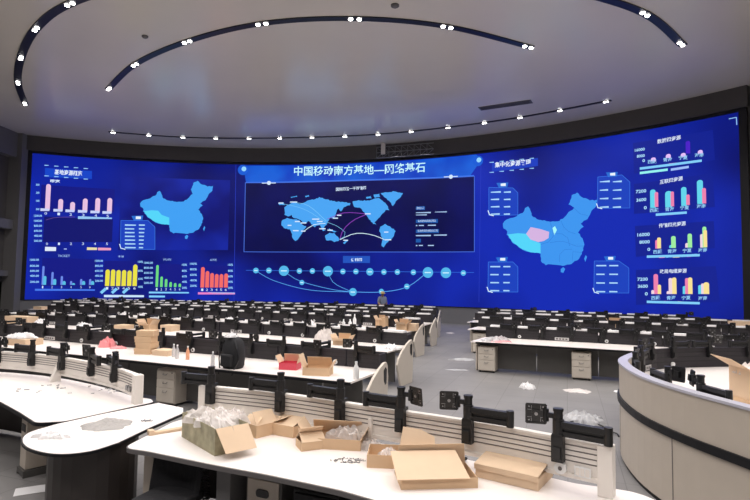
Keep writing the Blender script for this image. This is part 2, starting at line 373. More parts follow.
# the two maps of the country
CH = [(103, 230), (115, 217), (145, 208), (165, 197), (172, 182), (182, 176), (190, 192), (193, 204), (215, 218), (245, 223), (280, 222), (300, 206), (315, 190), (326, 180), (308, 170), (318, 142), (335, 133), (355, 150), (375, 158), (397, 155), (395, 175), (380, 190), (368, 216), (352, 226), (342, 236), (356, 240), (338, 258), (352, 276), (358, 295), (350, 325), (335, 345), (310, 358), (290, 362), (270, 352), (250, 350), (237, 360), (222, 346), (221, 325), (190, 320), (160, 308), (130, 285), (115, 265), (117, 255), (105, 245)]
TB = [(118, 264), (150, 260), (176, 262), (190, 280), (221, 292), (221, 322), (190, 320), (160, 308), (132, 286)]
QH = [(176, 262), (190, 241), (220, 247), (248, 256), (246, 275), (232, 284), (214, 288), (190, 280)]
IS = [[(284, 372), (292, 366), (298, 372), (292, 384), (284, 382)], [(362, 328), (366, 334), (361, 350), (357, 340)]]
CH = rough(CH, 2.4, 3)
def m2(P): return [(470 + x / 3.125, 150 + y / 3.125) for x, y in P]
def m1(P): return [(140.2 + (x - 103) * 72.8 / 294, 180.8 + (y - 133) * 58.5 / 252) for x, y in P]
mp1 = showr('map_panel', [(118, 228, 178.5, 250)], led_bg('led_panel', (13, 18, 112), (20, 38, 160), .35), 2)
show('region_map', [m1(CH)] + [m1(P) for P in IS], em(64, 160, 244), 3, mp1); show('region_highlight', [m1(TB)], em(84, 214, 250), 4, mp1)
mp2 = show('region_map', [m2(CH)] + [m2(P) for P in IS], em(62, 150, 240), 3)
show('region_highlight', [m2(TB)], em(84, 214, 250), 4, mp2); show('region_highlight', [m2(QH)], em(214, 180, 226), 4, mp2)
show('region_highlight', [m2([(258, 244), (266, 238), (272, 250), (264, 266)])], em(170, 250, 250), 4, mp2)
vraw('province_border', sum([stroke(m2(P), .3) for P in ([(250, 225), (262, 262), (250, 285), (222, 295)], [(285, 222), (300, 250), (330, 262)], [(250, 290), (290, 285), (330, 300), (356, 300)], [(280, 350), (285, 315), (320, 310)], [(320, 345), (322, 318), (350, 320)], [(326, 182), (345, 200), (368, 205)], [(262, 262), (300, 265), (312, 300)])], []), em(40, 110, 210), 4, mp2)
def card(quad, tabx, rows, l1, l2):
    g = show('info_card', [quad], em(28, 66, 190), 3); (x0, y0), (x1, y1), (x2, y2), (x3, y3) = quad[0], quad[1], quad[-2], quad[-1]
    vraw('card_outline', sum([stroke([quad[i], quad[(i + 1) % len(quad)]], .5) for i in range(len(quad))], []), em(60, 120, 230), 4, g)
    show('card_tab', [[(tabx - 7, y0 - 4.5), (tabx + 5, y0 - 5), (tabx + 4, y0 - .5), (tabx - 4.5, y0 + .2)]], em(40, 110, 210), 4, g)
    showr('card_title', [(tabx - 2.6, tabx + 2.4, y0 - 4, y0 - 1.4)], em(235, 245, 255), 5, g)
    for k in range(rows):
        y = y0 + 4 + (y3 - y0 - 6) * k / max(1, rows - 1)
        showr('card_line', [(x0 + l1[0], x0 + l1[1] - (k * 1.7) % 2, y, y + 1.3), (x0 + l2[0], x0 + l2[1] - (k * 2.3) % 2, y, y + 1.3)], em(170, 215, 250), 5, g)
    vraw('card_hook', stroke([(x3 - .8, y3 - 5), (x3 + .4, y3 - 1), (x3 + 5, y3 + .4)], .9), em(220, 240, 255), 6, g)
card([(489, 187.5), (513, 188), (518, 193), (518, 215), (489, 215.5)], 503.5, 4, (2, 12), (15, 22))
card([(488.5, 262), (513, 262), (518, 267), (518, 292), (488, 292)], 503, 4, (2, 12), (15, 22))
card([(598, 177), (622, 175), (630, 182), (630, 208), (597.5, 208.5)], 613, 4, (2, 12), (15, 24))
card([(594.5, 261), (619, 261), (629, 268), (629, 293), (594, 293)], 611, 4, (2, 12), (15, 24))
card([(121, 220.5), (148, 220.5), (155, 227), (155, 249.5), (120.5, 249)], 138.5, 7, (4, 15), (18, 24))
# headings
def heading(body, a, b, h, rail):
    g = text('heading', body, a, b, h, em(235, 245, 255), 4, None, .02)
    for (xa, ya), (xb, yb) in rail:
        n = 5; showr('dash', [(xa + (xb - xa) * (i + .15) / n, xa + (xb - xa) * (i + .6) / n, ya + (yb - ya) * i / n, ya + (yb - ya) * i / n + .8) for i in range(n)], em(150, 200, 240), 3, g)
show('heading_glow', [[(45, 168), (92, 171), (92, 179), (45, 177)]], em(24, 70, 200), 2)
show('heading_glow', [[(492, 163), (538, 158), (538, 166), (492, 172)]], em(24, 60, 190), 2)
heading('基地资源概览', (54.5, 174.5), (82, 176.2), 5.2, [((43, 165), (92, 169)), ((43, 175.5), (92, 179.5))])
heading('集中化资源管理', (495, 167.8), (531, 164.6), 5.4, [((488, 162), (538, 157)), ((488, 172), (538, 167))])
# left charts
def chart(name, rect, m=None): return showr(name, [rect], m or em(20, 26, 132), 2)
def axis(g, x, ys, w=4, c=em(150, 205, 250)):
    n_ = len(ys)
    for i, y in enumerate(ys):
        p_ = 100 - i * 20; body = ('%d%%' % p_ if x > 130 else '%d000' % (n_ - 1 - i)) if w < 8 or x > 180 else '%d00.00' % ((n_ - i) * 2)
        text('axis_label', body, (x, y + 1.9), (x + w, y + 1.9), 2.2, c, 4, g, .03)
c = chart('bar_chart', (40, 114, 187, 212)); axis(c, 36, (184, 192, 200, 208.5), 3.5); text('chart_title', '带宽', (50, 182.5), (60, 183), 3.2, WHT, 4, c, .03)
for x, t in zip((44.5, 57.5, 69.5, 82, 94.5, 106.5), (184, 199, 202, 198.5, 198, 198)):
    b0 = 210 + (x - 44) * .045
    vraw('bar', [pill(x + .5, x + 5.3, t, b0)], em(232, 194, 226), 4, c); showr('bar', [(x - 4, x + 5, b0 - 1.5, b0 + 1)], em(200, 210, 250), 5, c)
    text('tick_number', str(int((x - 40) // 12)), (x, b0 + 4.6), (x + 2.5, b0 + 4.7), 2.6, WHT, 4, c)
showr('legend_bar', [(78, 112, 217, 219)], em(150, 200, 245), 4, c)
c = chart('line_chart', (43, 112, 218, 242), em(18, 22, 110)); axis(c, 34, (215, 220, 225, 230, 235, 240), 8)
vraw('trend_line', stroke([(46, 220), (56, 217.5), (75, 217)], .4), em(120, 90, 160), 4, c)
for i in range(6): text('tick_number', str(i), (46 + i * 12, 245), (48 + i * 12, 245), 2.4, WHT, 4, c)
showr('legend_pill', [(45, 56, 247, 251)], em(225, 235, 250), 4, c); showr('legend_bar', [(87, 97, 247.5, 250)], em(240, 224, 170), 4, c); showr('legend_bar', [(98, 111, 247.8, 250.3)], em(240, 160, 190), 4, c); showr('legend_bar', [(64, 67, 248.6, 249.4)], em(180, 200, 250), 4, c)
def mini(rect, xs, ts, bot, w, colr, axl, axr, ttl, leg, parentname='bar_chart'):
    c = chart(parentname, rect); axis(c, axl[0], axl[1], axl[2])
    if axr: axis(c, axr[0], axr[1], axr[2])
    for x, t in zip(xs, ts): vraw('bar', [pill(x, x + w, t, bot)], colr, 4, c)
    for i, x in enumerate(xs): text('tick_number', str(i + 1), (x + w * .2, bot + 3.4), (x + w * .75, bot + 3.5), 2.4, WHT, 4, c)
    text('chart_title', ttl[0], ttl[1], ttl[2], 2.2, em(170, 205, 250), 4, c)
    for l, cc in leg: showr('legend_bar', [l], cc, 4, c)
    return c
LG = em(130, 205, 250)
c1 = mini((41, 95, 258.5, 286), (41.6, 51, 60.5, 70, 80, 89), (266, 272, 276, 281, 279, 279), 284.8, 2.2, em(110, 140, 235), (30, (259, 265, 270, 275, 281), 9), None, ('TICKET', (58, 257), (70, 257)), [((35, 95, 289, 290.8), em(70, 120, 235))])
for x, t in zip((43, 53, 62.5, 72, 82, 91), (276, 279, 281, 283, 281, 281)): vraw('bar', [pill(x, x + 3.2, t, 284.8)], em(90, 190, 230), 5, c1)
mini((103, 138, 261, 287), [105 + i * 5.5 for i in range(6)], (269.5, 269.5, 270, 270, 270.5, 264.5), 286, 4.3, em(236, 226, 70), (95, (260, 265, 270, 275, 280), 8), (138, (261, 270, 278, 286), 5), ('本省', (118, 257.5), (124, 257.5)), [((104, 144, 295, 297.2), em(200, 226, 250))])
for x in (100, 111, 122): show('slanted_label', [[(x, 292), (x + 5, 287.5), (x + 7, 289.5), (x + 2, 294)]], LG, 4)
mini((153, 182, 264, 287), [155.5 + i * 4.6 for i in range(6)], (265, 276.5, 279, 282, 283, 283.5), 287, 2.6, em(110, 220, 130), (144, (262, 267, 272, 277, 282), 9), (182, (264, 270, 275.5, 281, 287), 5), ('WLAN', (163, 260.6), (171, 260.6)), [((149, 189, 291.8, 293.4), LG), ((149, 165, 295.5, 297.4), LG)])
mini((199, 228, 265.5, 288), [200.5 + i * 4.7 for i in range(6)], (267, 271, 273, 274, 274, 273.5), 287.5, 3.8, em(244, 108, 104), (190, (263, 268.5, 274, 279.5, 285), 7), (228, (264, 270, 275.5, 281, 287), 5), ('AWK', (210, 261), (217, 261)), [((198, 235, 292.5, 294.4), em(235, 130, 200)), ((208, 235, 292.3, 294.2), LG)])
# right charts
def quadchart(cap, q4, caps, axt, groups, names, legs):
    c = show('bar_chart', [q4], em(18, 34, 146), 2)
    text('chart_title', cap, *caps, em(220, 232, 250), 4, c, .02)
    for body, a, b, h in axt: text('axis_number', body, a, b, h, em(170, 220, 250), 4, c, .03)
    for bars in groups:
        for k, (x, w, t, bt, colr) in enumerate(bars): vraw('bar', [pill(x, x + w, t, bt, .4)], colr, 4 + k, c)
    for nm, x, y in names: text('place_label', nm, (x, y), (x + 9, y - .5), 4, em(150, 205, 245), 7, c, .02)
    for r, cc in legs: show('legend_bar', [[(r[0], r[2]), (r[1], r[3]), (r[1], r[3] + 2.4), (r[0], r[2] + 2.4)]], cc, 5, c)
cB = em(100, 214, 238); cP = em(240, 130, 176); cY = em(250, 226, 150); cG = em(160, 236, 160); cV = em(150, 60, 210); cW = em(240, 214, 226)
quadchart('数据网资源', [(633, 143), (713, 130), (715, 160), (634, 174)], ((657.5, 144), (681, 139.5), 4.4),
    [('16000', (635, 152), (645, 150.5), 3), ('8000', (637, 158), (645, 157), 3), ('0', (642.6, 162.4), (645.2, 162), 3)],
    [[(686, 4.5, 141, 153.5, em(76, 34, 200))]] + [[(x, 5, t, t + 4, em(230, 190, 250))] for x, t in ((651, 157.5), (666, 154), (681, 153), (698, 150))],
    [('西藏', 648, 164), ('青海', 663.5, 162), ('宁夏', 679, 160), ('海南', 695, 157.5)],
    [((640, 702, 167.5, 159.5), LG), ((640, 668, 172, 168.5), em(150, 240, 240)), ((671, 689, 168.6, 165.8), em(160, 190, 250)), ((669, 677, 163.6, 162.8), cP)])
quadchart('互联网资源', [(634, 184), (713, 173), (715, 207), (634, 214)], ((660, 184.5), (683, 180.5), 4.4),
    [('7200', (636, 193.5), (646.5, 192.5), 3.4), ('3600', (636.5, 202), (646.5, 201), 3.4), ('0', (644, 209.6), (647, 209.3), 3.4)],
    [[(650.5, 5.5, 189.5, 208, cB), (655, 3.6, 192, 207, cP)], [(665.5, 7, 191, 207.4, cB), (671, 3.4, 191.5, 206.4, cP)], [(681.5, 5.5, 187, 206, cB), (686.5, 3.6, 194.5, 205, cP)], [(697.5, 6, 180, 204, cB), (702.5, 4, 188, 203.5, cP)]],
    [('西藏', 650, 212.5), ('青海', 665.5, 211.5), ('宁夏', 680.5, 210), ('海南', 697, 208.5)],
    [((656, 687, 213.6, 211.4), LG), ((668, 674, 212.8, 212.4), cP)])
quadchart('传输网光资源', [(635, 226), (714, 221), (715, 248), (636, 257)], ((659, 228), (686, 225.6), 4.4),
    [('16000', (637.5, 236.8), (650, 236), 3.6), ('8000', (639.5, 244), (650, 243.4), 3.4), ('0', (647.5, 251.2), (650.5, 251), 3.4)],
    [[(655.5, 3.4, 240, 248.6, cP), (657.5, 3.8, 237.5, 248.4, cY)], [(669.5, 3, 245, 248, cB), (671.5, 4.6, 236, 248, cG)], [(685.5, 3.4, 243, 247.6, cW), (688, 4.4, 233.6, 247.6, cG)], [(700.5, 4, 234, 247.6, cW), (703, 4, 226.6, 247.6, cG), (704, 3.6, 230, 247, cY)]],
    [('西藏', 653.5, 254), ('青海', 668, 253.4), ('宁夏', 683, 252.8), ('海南', 698.5, 252.4)],
    [((647, 700, 255.5, 254), LG), ((659, 665, 255.6, 255.4), cP), ((673, 680, 255.2, 255), cY), ((687, 691, 254.8, 254.6), cV)])
text('legend_text', 'OTN   PON   PTN', (666, 258), (700, 256.4), 2.6, LG, 8)
quadchart('政局电缆资源', [(636, 270), (716, 266), (720, 302), (636, 305)], ((660, 273.6), (687, 272.8), 4.2),
    [('7200', (637.5, 281), (648, 280.8), 3.4), ('3600', (638, 288), (648, 287.8), 3.4), ('0', (645, 295.6), (648, 295.4), 3.4)],
    [[(654, 4.5, 274, 294, cP), (658, 3.4, 284.6, 294, cY), (651.6, 3, 290, 294, cW)], [(669, 4, 278, 294, cW), (672.5, 4.4, 277.4, 294, cY), (667, 3, 291, 294, cW)], [(683, 4, 286, 294, cB), (685.5, 4, 278, 294, cP), (688.5, 4.4, 277.4, 294, cY)], [(698.5, 4, 285, 294, cB), (701.5, 3.6, 283.4, 294, cW), (704, 5.6, 282.2, 294, cY)]],
    [('西藏', 651.5, 300), ('青海', 667, 300), ('宁夏', 682, 300), ('海南', 698.5, 300.4)],
    [((647, 700, 300.6, 302), LG), ((664, 670, 300.9, 301.2), cP), ((678, 684, 301.2, 301.6), cY)])
vraw('corner_bracket', stroke([(729, 119), (736.5, 117.4)], .9) + stroke([(736.5, 117.4), (737, 125)], .9), em(150, 200, 250), 3)
for xa in (236, 481): vraw('panel_seam', stroke([(xa, 163), (xa - 2, 302)], .5), em(40, 60, 190), 2)

# ============================================================ ceiling lights
RC = (-.80, 27.9)
def track(name_label, ctrl, lamps, power, w=.22, gap=.13, lr=.062):
    """ctrl: the track's centre line in plan; lamps: the places of its lamp pairs on it"""
    L_ = curve_pts(ctrl, .35); mid_ = L_[len(L_) // 2]; P = (mid_.x, mid_.y)
    t = thing('ceiling_light_track', name_label, 'ceiling light', (P[0], P[1], ZC))
    loc = lambda Q: [(q_.x - P[0], q_.y - P[1]) for q_ in Q]
    m = MB(); m.ring(loc(offset(L_, -w / 2)), loc(offset(L_, w / 2)), -.035, .0, closed=False); m.build('channel', 'black', t)
    lm = MB(); lm.lathe([(lr, -.055), (lr * 1.1, -.03)], 14); me = None
    for lp in lamps:
        lp = Vector(lp[:2]); k = min(range(len(L_) - 1), key=lambda i: (L_[i] - lp).length); d = (L_[k + 1] - L_[k]).normalized(); nn = Vector((-d.y, d.x)); c_ = lp - nn * (lp - L_[k]).dot(nn)
        for s in (-1, 1):
            o = lm.build('lamp', 'lamp', t) if me is None else bpy.data.objects.new('lamp', me)
            if me is None: me = o.data
            else: COL.objects.link(o); o.parent = t
            o.location = (c_.x + d.x * gap * s - P[0], c_.y + d.y * gap * s - P[1], -.005)
        ld = bpy.data.lights.new('downlight', 'SPOT'); ld.spot_size = rad(150); ld.spot_blend = .8; ld.shadow_soft_size = .12
        ld.color = (1, .955, .925); ld.energy = power * .62
        lo = bpy.data.objects.new('downlight', ld); COL.objects.link(lo); lo.location = (c_.x, c_.y, ZC - .12)
def cpt(x, y): p = at(x, y, ZC); return (p.x, p.y)
def ext(P, d=.22):                     # let the track run a little past its last lamps
    P = [Vector(p) for p in P]; return [P[0] + (P[0] - P[1]).normalized() * d] + P + [P[-1] + (P[-1] - P[-2]).normalized() * d]
far = [cpt(x, y) for x, y in [(113, 132), (149, 135), (183, 137), (216, 138), (249, 138), (280, 138), (312, 137), (345, 136), (378, 134), (411, 131), (448, 127), (484, 122), (520, 117), (560, 110), (606, 101)]]
track('thin curved black ceiling light track following the top of the video wall', ext(far[::2] if len(far) % 2 else far), far, 330, .14, .055, .045)
mid = [cpt(x, y) for x, y in [(109, 88), (135, 64), (187, 41), (262, 23), (355, 18), (447, 26), (528, 46)]]
track('curved black ceiling light track with seven lamp pairs arching over the middle of the hall', ext(mid, .18), mid, 520, .24)
c3 = (-.67, 28.58)
r3 = [cpt(x, y) for x, y in [(25, 103), (18, 82), (21, 57), (36, 28), (70, 3)]]; r3e = [cpt(x, y) for x, y in [(645, 13), (681, 43)]]
aa, ab = atan2(r3[-1][1] - c3[1], r3[-1][0] - c3[0]), atan2(r3e[0][1] - c3[1], r3e[0][0] - c3[0])
n = 6; r3m = [(c3[0] + 16.05 * cos(aa + (ab - aa) * i / n), c3[1] + 16.05 * sin(aa + (ab - aa) * i / n)) for i in range(1, n)]
track('wide curved black light track cut by the top edge, ends at upper left and right', ext(r3 + r3m + r3e, .2), r3 + r3m + r3e, 560, .26)
for rr, nn_, pw in ((20.4, 11, 560), (24.6, 9, 600), (30.2, 9, 700)):  # tracks out of view; the outermost is added to light the desk fronts
    A = [rad(-90) + (i - (nn_ - 1) / 2) * 2.9 / rr for i in range(nn_)]; Q = [(c3[0] + rr * cos(a), c3[1] + rr * sin(a)) for a in A]
    track('curved black light track near the front desks, ' + ('unseen behind the camera, added for front light' if rr > 28 else 'nearest in front of the camera' if rr > 22 else 'second from the camera'), ext(Q), Q, pw, .26)
for k, (x, y, r_, lb) in enumerate([(395, 5, .12, 'round grey smoke detector on the ceiling above the arched light track'), (145, 36, .10, 'small round smoke detector between the two left light tracks')]):
    p = at(x, y, ZC); m = MB(); m.lathe([(r_ * .6, -.07), (r_, -.04), (r_, 0)], 16); o = m.build('smoke_detector', 'wall_mid'); o.location = (p.x, p.y, ZC); tag(o, lb, 'smoke detector')
p = at(505, 105, ZC); t = thing('air_vent', 'flat grey air vent slot in the ceiling right of centre', 'vent', (p.x, p.y, ZC), rad(-28))
m = MB(); m.box(-1.15, 1.15, -.22, .22, -.03, 0); m.build('vent_frame', 'wall_mid', t)
for k in range(3):
    m = MB(); m.box(-1.08, 1.08, -.16 + k * .12, -.09 + k * .12, -.045, -.031); m.build('slat', 'modesty', t)
# lattice girder under the bulkhead
ga, gb = at(378, 150, 9.62), at(438, 148, 9.66)
ga = wall_pt(on_wall(379, 150)[0], 9.5, .45); gb = wall_pt(on_wall(436, 148)[0], 9.5, .45)
d = gb - ga; L = d.length; t = thing('lattice_girder', 'short metal lattice girder on the dark bulkhead above the video wall', 'girder', ga, atan2(d.y, d.x))
m = MB()
for z in (-.30, 0, .32): m.box(0, L, -.02, .02, z, z + .03)
m.build('chord', 'steel', t)
m = MB(); nb = 9
for i in range(nb):
    x = L * i / nb; m.cyl((x, 0, -.3), (x + L / nb, 0, .0), .014, n=5); m.cyl((x + L / nb, 0, 0), (x, 0, .32), .014, n=5); m.cyl((x, 0, -.3), (x, 0, .35), .014, n=5)
m.build('brace', 'steel', t)
m = MB(); m.box(.28, .52, -.06, .02, -.1, .54); m.build('bracket', 'alu', t)

# ============================================================ monitor arms
def make_arm(kind, label, group):      # local x along the divider, y away from the operator, origin on the divider's top edge
    t = thing('monitor_arm', label, 'monitor arm', (0, 0, 0), 0, group)
    m = MB(); m.box(-.042, .042, -.085, -.021, -.17, .02); m.box(-.036, .036, -.085, .03, .003, .03); m.box(-.03, .03, -.10, -.085, -.15, -.06); m.build('clamp', 'black', t, bevel=.004)
    m = MB(); m.cyl((0, -.045, -.02), (0, -.045, .185), .032, n=12); m.cyl((0, -.045, .185), (0, -.045, .205), .037, n=12); m.build('pole', 'black', t)
    s = 1 if kind == 'R' else -1
    m = MB(); x0, x1 = sorted((s * .03, s * .33)); m.box(x0, x1, -.075, -.025, .078, .118); m.box(x0, x1, -.065, -.035, .012, .05); m.box(x0, x1, -.052, -.048, .05, .078)
    m.cyl((s * .34, -.05, .005), (s * .34, -.05, .13), .03, n=10); m.cyl((0, -.045, .005), (0, -.045, .13), .041, n=10); m.build('arm', 'black', t, bevel=.004)
    if kind == 'F':
        bpy.data.objects.remove(list(t.children)[-1]); m = MB()
        m.box(-.03, .03, .0, .30, .078, .118); m.box(-.025, .025, .0, .30, .012, .05); m.cyl((0, .31, .0), (0, .31, .13), .03, n=10); m.cyl((0, -.045, .005), (0, -.045, .13), .041, n=10); m.build('arm', 'black', t)
    if kind != 'S':
        s2 = -s
        m = MB(); m.box(*sorted((s2 * .02, s2 * .09)), -.06, -.03, .13, .165); m.cyl((s2 * .09, -.045, .10), (s2 * .09, -.045, .19), .022, n=10); m.build('swivel_link', 'black', t)
        if kind == 'F': bpy.data.objects.remove([c for c in t.children if c.name.startswith('swivel')][-1])
        T = Matrix.Translation((.02, -.115, .10)) @ Matrix.Rotation(rad(8), 4, 'Z') if kind == 'F' else Matrix.Translation((s2 * .155, -.07, .15)) @ Matrix.Rotation(s2 * rad(-25), 4, 'Z') @ Matrix.Rotation(rad(6), 4, 'X')
        m = MB(); w = .070
        m.box(-w, w, -.004, .004, -w, w, T=T); m.box(-.03, .03, -.010, .045 if kind == 'F' else .03, -.03, .03, T=T)
        for a in (-1, 1):
            m.box(-w, w, -.009, -.004, a * w - .006, a * w + .006, T=T); m.box(a * w - .006, a * w + .006, -.009, -.004, -w, w, T=T)
            for z in (1, -1):
                m.cyl((a * .05, -.006, z * .05), (a * .05, -.003, z * .05), .006, n=6, T=T, mi=1); m.box(a * .045 - .016, a * .045 + .016, -.0055, -.004, z * .028 - .0015, z * .028 + .0015, 1, T)
            m.box(a * .033 - .0015, a * .033 + .0015, -.0055, -.004, .035, .060, 1, T); m.box(a * .033 - .0015, a * .033 + .0015, -.0055, -.004, -.06, -.035, 1, T)
        m.cyl((0, -.016, 0), (0, -.010, 0), .013, n=8, T=T, mi=1)
        m.build('monitor_plate', ['black', 'steel'], t)
    return t
protos = {}
def put_arm(kind, x, y, z, rz, label, group):
    if kind not in protos: o = protos[kind] = make_arm(kind, label, group); o.location = (x, y, z); o.rotation_euler = (0, 0, rz); return o
    return dup(protos[kind], (x, y, z), rz, label, group)

# ============================================================ long desk rows
RN = 0
LINES = []
def settle(x, y, half=.22):            # the nearest spot of a row's worktop that carries a thing whole
    best = None
    for B, depth in LINES:
        N = normals(B)
        for b, n_ in zip(B, N):
            v = Vector((x, y)) - b; off = -v.dot(n_); along = abs(v.dot(Vector((n_.y, -n_.x))))
            if along > .3: continue
            o2 = min(max(off, half + .06), depth - half - .02); q_ = b - n_ * o2 + Vector((n_.y, -n_.x)) * v.dot(Vector((n_.y, -n_.x)))
            if best is None or abs(o2 - off) < best[0]: best = (abs(o2 - off), q_)
    return best[1] if best else Vector((x, y))
def desk_row(ctrl, label, where, end='right', depth=1.25, first=.45, cards=(), leaf=True, pitch=.70, shelves=True):
    """ctrl: divider line in plan, from the left to the right; operators sit on the camera's side"""
    B = curve_pts(ctrl, .35); org = B[-1] if end == 'right' else B[0]
    t = thing('desk_row', label, 'desk', (org.x, org.y, 0)); Lc = lambda P: [(p.x - org.x, p.y - org.y) for p in P]
    Fr = offset(B, -depth)
    if end == 'left': Fr[0] = Fr[0] - (B[1] - B[0]).normalized() * .12
    m = MB(); m.ring(Lc(Fr), Lc(offset(B, -.03)), .722, .75, closed=False); m.build('worktop', 'laminate', t)
    m = MB(); m.ring(Lc(offset(B, -depth - .012)), Lc(offset(B, -depth + .02)), .70, .742, closed=False); m.build('edge_band', 'edge_black', t)
    seg = 4
    for i in range(0, len(B) - 1, seg):
        P = B[i:i + seg + 1]
        if len(P) < 2: continue
        P = [P[0] + (P[1] - P[0]).normalized() * .012] + P[1:-1] + [P[-1] - (P[-1] - P[-2]).normalized() * .012]
        m = MB(); m.ring(Lc(offset(P, -.02)), Lc(offset(P, .03)), .70, 1.03, closed=False)
        for z in (.83, .90, .97): m.ring(Lc(offset(P, -.024)), Lc(offset(P, -.0201)), z, z + .012, 1, closed=False)
        m.build('divider_panel', ['panel', 'panel_line'], t)
        m = MB(); m.ring(Lc(offset(P, -depth + .42)), Lc(offset(P, -depth + .45)), .06, .70, closed=False); m.build('modesty_panel', 'modesty', t)
    def pt(s):
        s = max(0, min(s, Lt)); k = s / Lt * (len(B) - 1); i = min(int(k), len(B) - 2); return B[i].lerp(B[i + 1], k - i), (B[i + 1] - B[i]).normalized()
    Lt = sum((b - a).length for a, b in zip(B, B[1:]))
    def from_end(s): return pt(Lt - s if end == 'right' else s)
    # end panel: a leaf-shaped beige side, recessed at the floor
    ep, dr = from_end(0); rz = atan2(dr.y, dr.x)
    T = Matrix.Translation((ep.x - org.x, ep.y - org.y, 0)) @ Matrix.Rotation(rz, 4, 'Z') @ Matrix(((0, 0, 1, 0), (1, 0, 0, 0), (0, 1, 0, 0), (0, 0, 0, 1)))
    s0 = .14 if end == 'right' else -.06
    if leaf:
        out = [(-.30, 0), (-.26, .70), (-.30, .88), (-.34, .93), (-.42, .93), (-.62, .86), (-.85, .74), (-1.04, .60), (-1.12, .47), (-1.02, .24), (-.92, 0)]
        m = MB(); m.prism(ccw(out), s0, s0 + .045, 0, T); m.prism(ccw([(-.34, .60), (-.33, .82), (-.38, .86), (-.46, .82), (-.45, .66), (-.40, .58)]), s0 - .004, s0 + .05, 1, T)
        m.build('end_panel', ['beige', 'black'], t, bevel=.008)
        m = MB(); m.prism(ccw([(-.29, .06), (0, .06), (0, 1.02), (-.25, 1.02)]), 0, .03, 0, T); m.build('side_panel', 'panel', t)
    else:
        m = MB(); m.box(s0, s0 + .04, -depth + .30, -.10, .0, .71, 0, Matrix.Translation((ep.x - org.x, ep.y - org.y, 0)) @ Matrix.Rotation(rz, 4, 'Z')); m.build('end_panel', 'beige', t, bevel=.01)
    # cable grommets and socket plates on the divider
    k = 0; s = .9
    while s < Lt:
        p, dd = from_end(s); nn = Vector((-dd.y, dd.x)); p = p - nn * .021 - Vector((org.x, org.y))
        if k % 3 == 1:
            m = MB(); T2 = Matrix.Translation((p.x, p.y, .80)) @ Matrix.Rotation(atan2(dd.y, dd.x), 4, 'Z')
            m.box(-.17, .17, -.014, 0, -.032, .04, 0, T2)
            for q_ in range(4): m.box(-.14 + q_ * .075, -.09 + q_ * .075, -.017, -.014, -.015, .022, 1, T2)
            m.build('socket_plate', ['socket', 'edge_grey'], t)
        else:
            m = MB(); m.cyl((p.x, p.y, .81), (p.x - nn.x * .02, p.y - nn.y * .02, .81), .042, n=14); m.cyl((p.x - nn.x * .02, p.y - nn.y * .02, .81), (p.x - nn.x * .024, p.y - nn.y * .024, .81), .02, n=10, mi=1); m.build('cable_grommet', ['white', 'edge_grey'], t)
        s += 1.05; k += 1
    # light shelf pieces along the top of the divider, between the arms
    s = .40
    while shelves and s < Lt - .3:
        p, dd = from_end(s); T2 = Matrix.Translation((p.x - org.x, p.y - org.y, 1.031)) @ Matrix.Rotation(atan2(dd.y, dd.x), 4, 'Z')
        j = ((k * 37 + int(s * 53)) % 10) / 10; m = MB(); m.box(-.27, .22 + .07 * j, -.03, .16, .0, .045, 0, T2); m.build('top_shelf', 'paper', t); s += .72
    # monitor arms
    s = first; k = 0
    while s < Lt - .3:
        p, dd = from_end(s); kind = 'FFLF'[(k * 7 + RN) % 4] if shelves else 'RLSF'[(k * 7 + RN) % 4]
        put_arm(kind, p.x, p.y, 1.0, atan2(dd.y, dd.x) + rad(random.uniform(-4, 4)), 'black monitor arm on %s, %s from the aisle' % (where, ORD[k]), 'monitor arms on ' + where)
        s += pitch; k += 1
    LINES.append((B, depth)); return t, from_end
Rs = []
def add_row(n_, *a, **k):
    global RN
    RN = n_; Rs.append(desk_row(*a, **k))
add_row(0, [(-10.6, 13.55), (-5, 11.1), (.18, 8.82)], 'long white desk row with backpack and bottles on it, nearest row of the left block', 'the nearest left desk row', pitch=.72, first=.5, shelves=False)
add_row(1, [(-12.4, 16.75), (-4.0, 14.5), (.84, 12.12)], 'long desk row in the left block, second row back from the backpack', 'the second left desk row', pitch=.72, first=.76)
add_row(2, [(-13.5, 21.9), (-3.5, 19.0), (1.52, 16.55)], 'long desk row in the left block, third row back, open cartons at its aisle end', 'the third left desk row', pitch=.72, first=.76)
add_row(3, [(-15, 24.6), (-3.85, 21.6), (2.18, 19.15)], 'long desk row in the left block, fourth row back', 'the fourth left desk row', pitch=1.44, first=.76)
add_row(4, [(-15.6, 26.3), (-4.2, 23.9), (2.62, 22.1)], 'long desk row in the left block, fifth row back', 'the fifth left desk row', pitch=1.44, first=.76)
add_row(5, [(-15.9, 28.0), (-4.7, 26.6), (2.96, 24.6)], 'farthest long desk row of the left block, right before the video wall', 'the farthest left desk row', pitch=1.44, first=.76)
add_row(0, [(3.02, 14.35), (5.95, 13.1), (10.1, 11.2)], 'white desk row with beige drawer units, nearest row of the right block', 'the nearest right desk row', 'left', 1.25, leaf=False, pitch=.72, first=.76)
add_row(1, [(3.49, 17.77), (7.1, 16.4), (12.4, 14.6)], 'desk row in the right block, second row back from the drawer units', 'the second right desk row', 'left', 1.2, leaf=False, pitch=.72, first=.76)
add_row(2, [(3.95, 20.8), (7.6, 19.6), (12.9, 17.9)], 'desk row in the right block, third row back', 'the third right desk row', 'left', 1.2, leaf=False, pitch=1.44, first=.76)
add_row(3, [(4.5, 22.9), (8.0, 21.9), (12.5, 20.3)], 'farthest desk row of the right block under the right charts', 'the farthest right desk row', 'left', 1.0, leaf=False, pitch=1.44, first=.76)

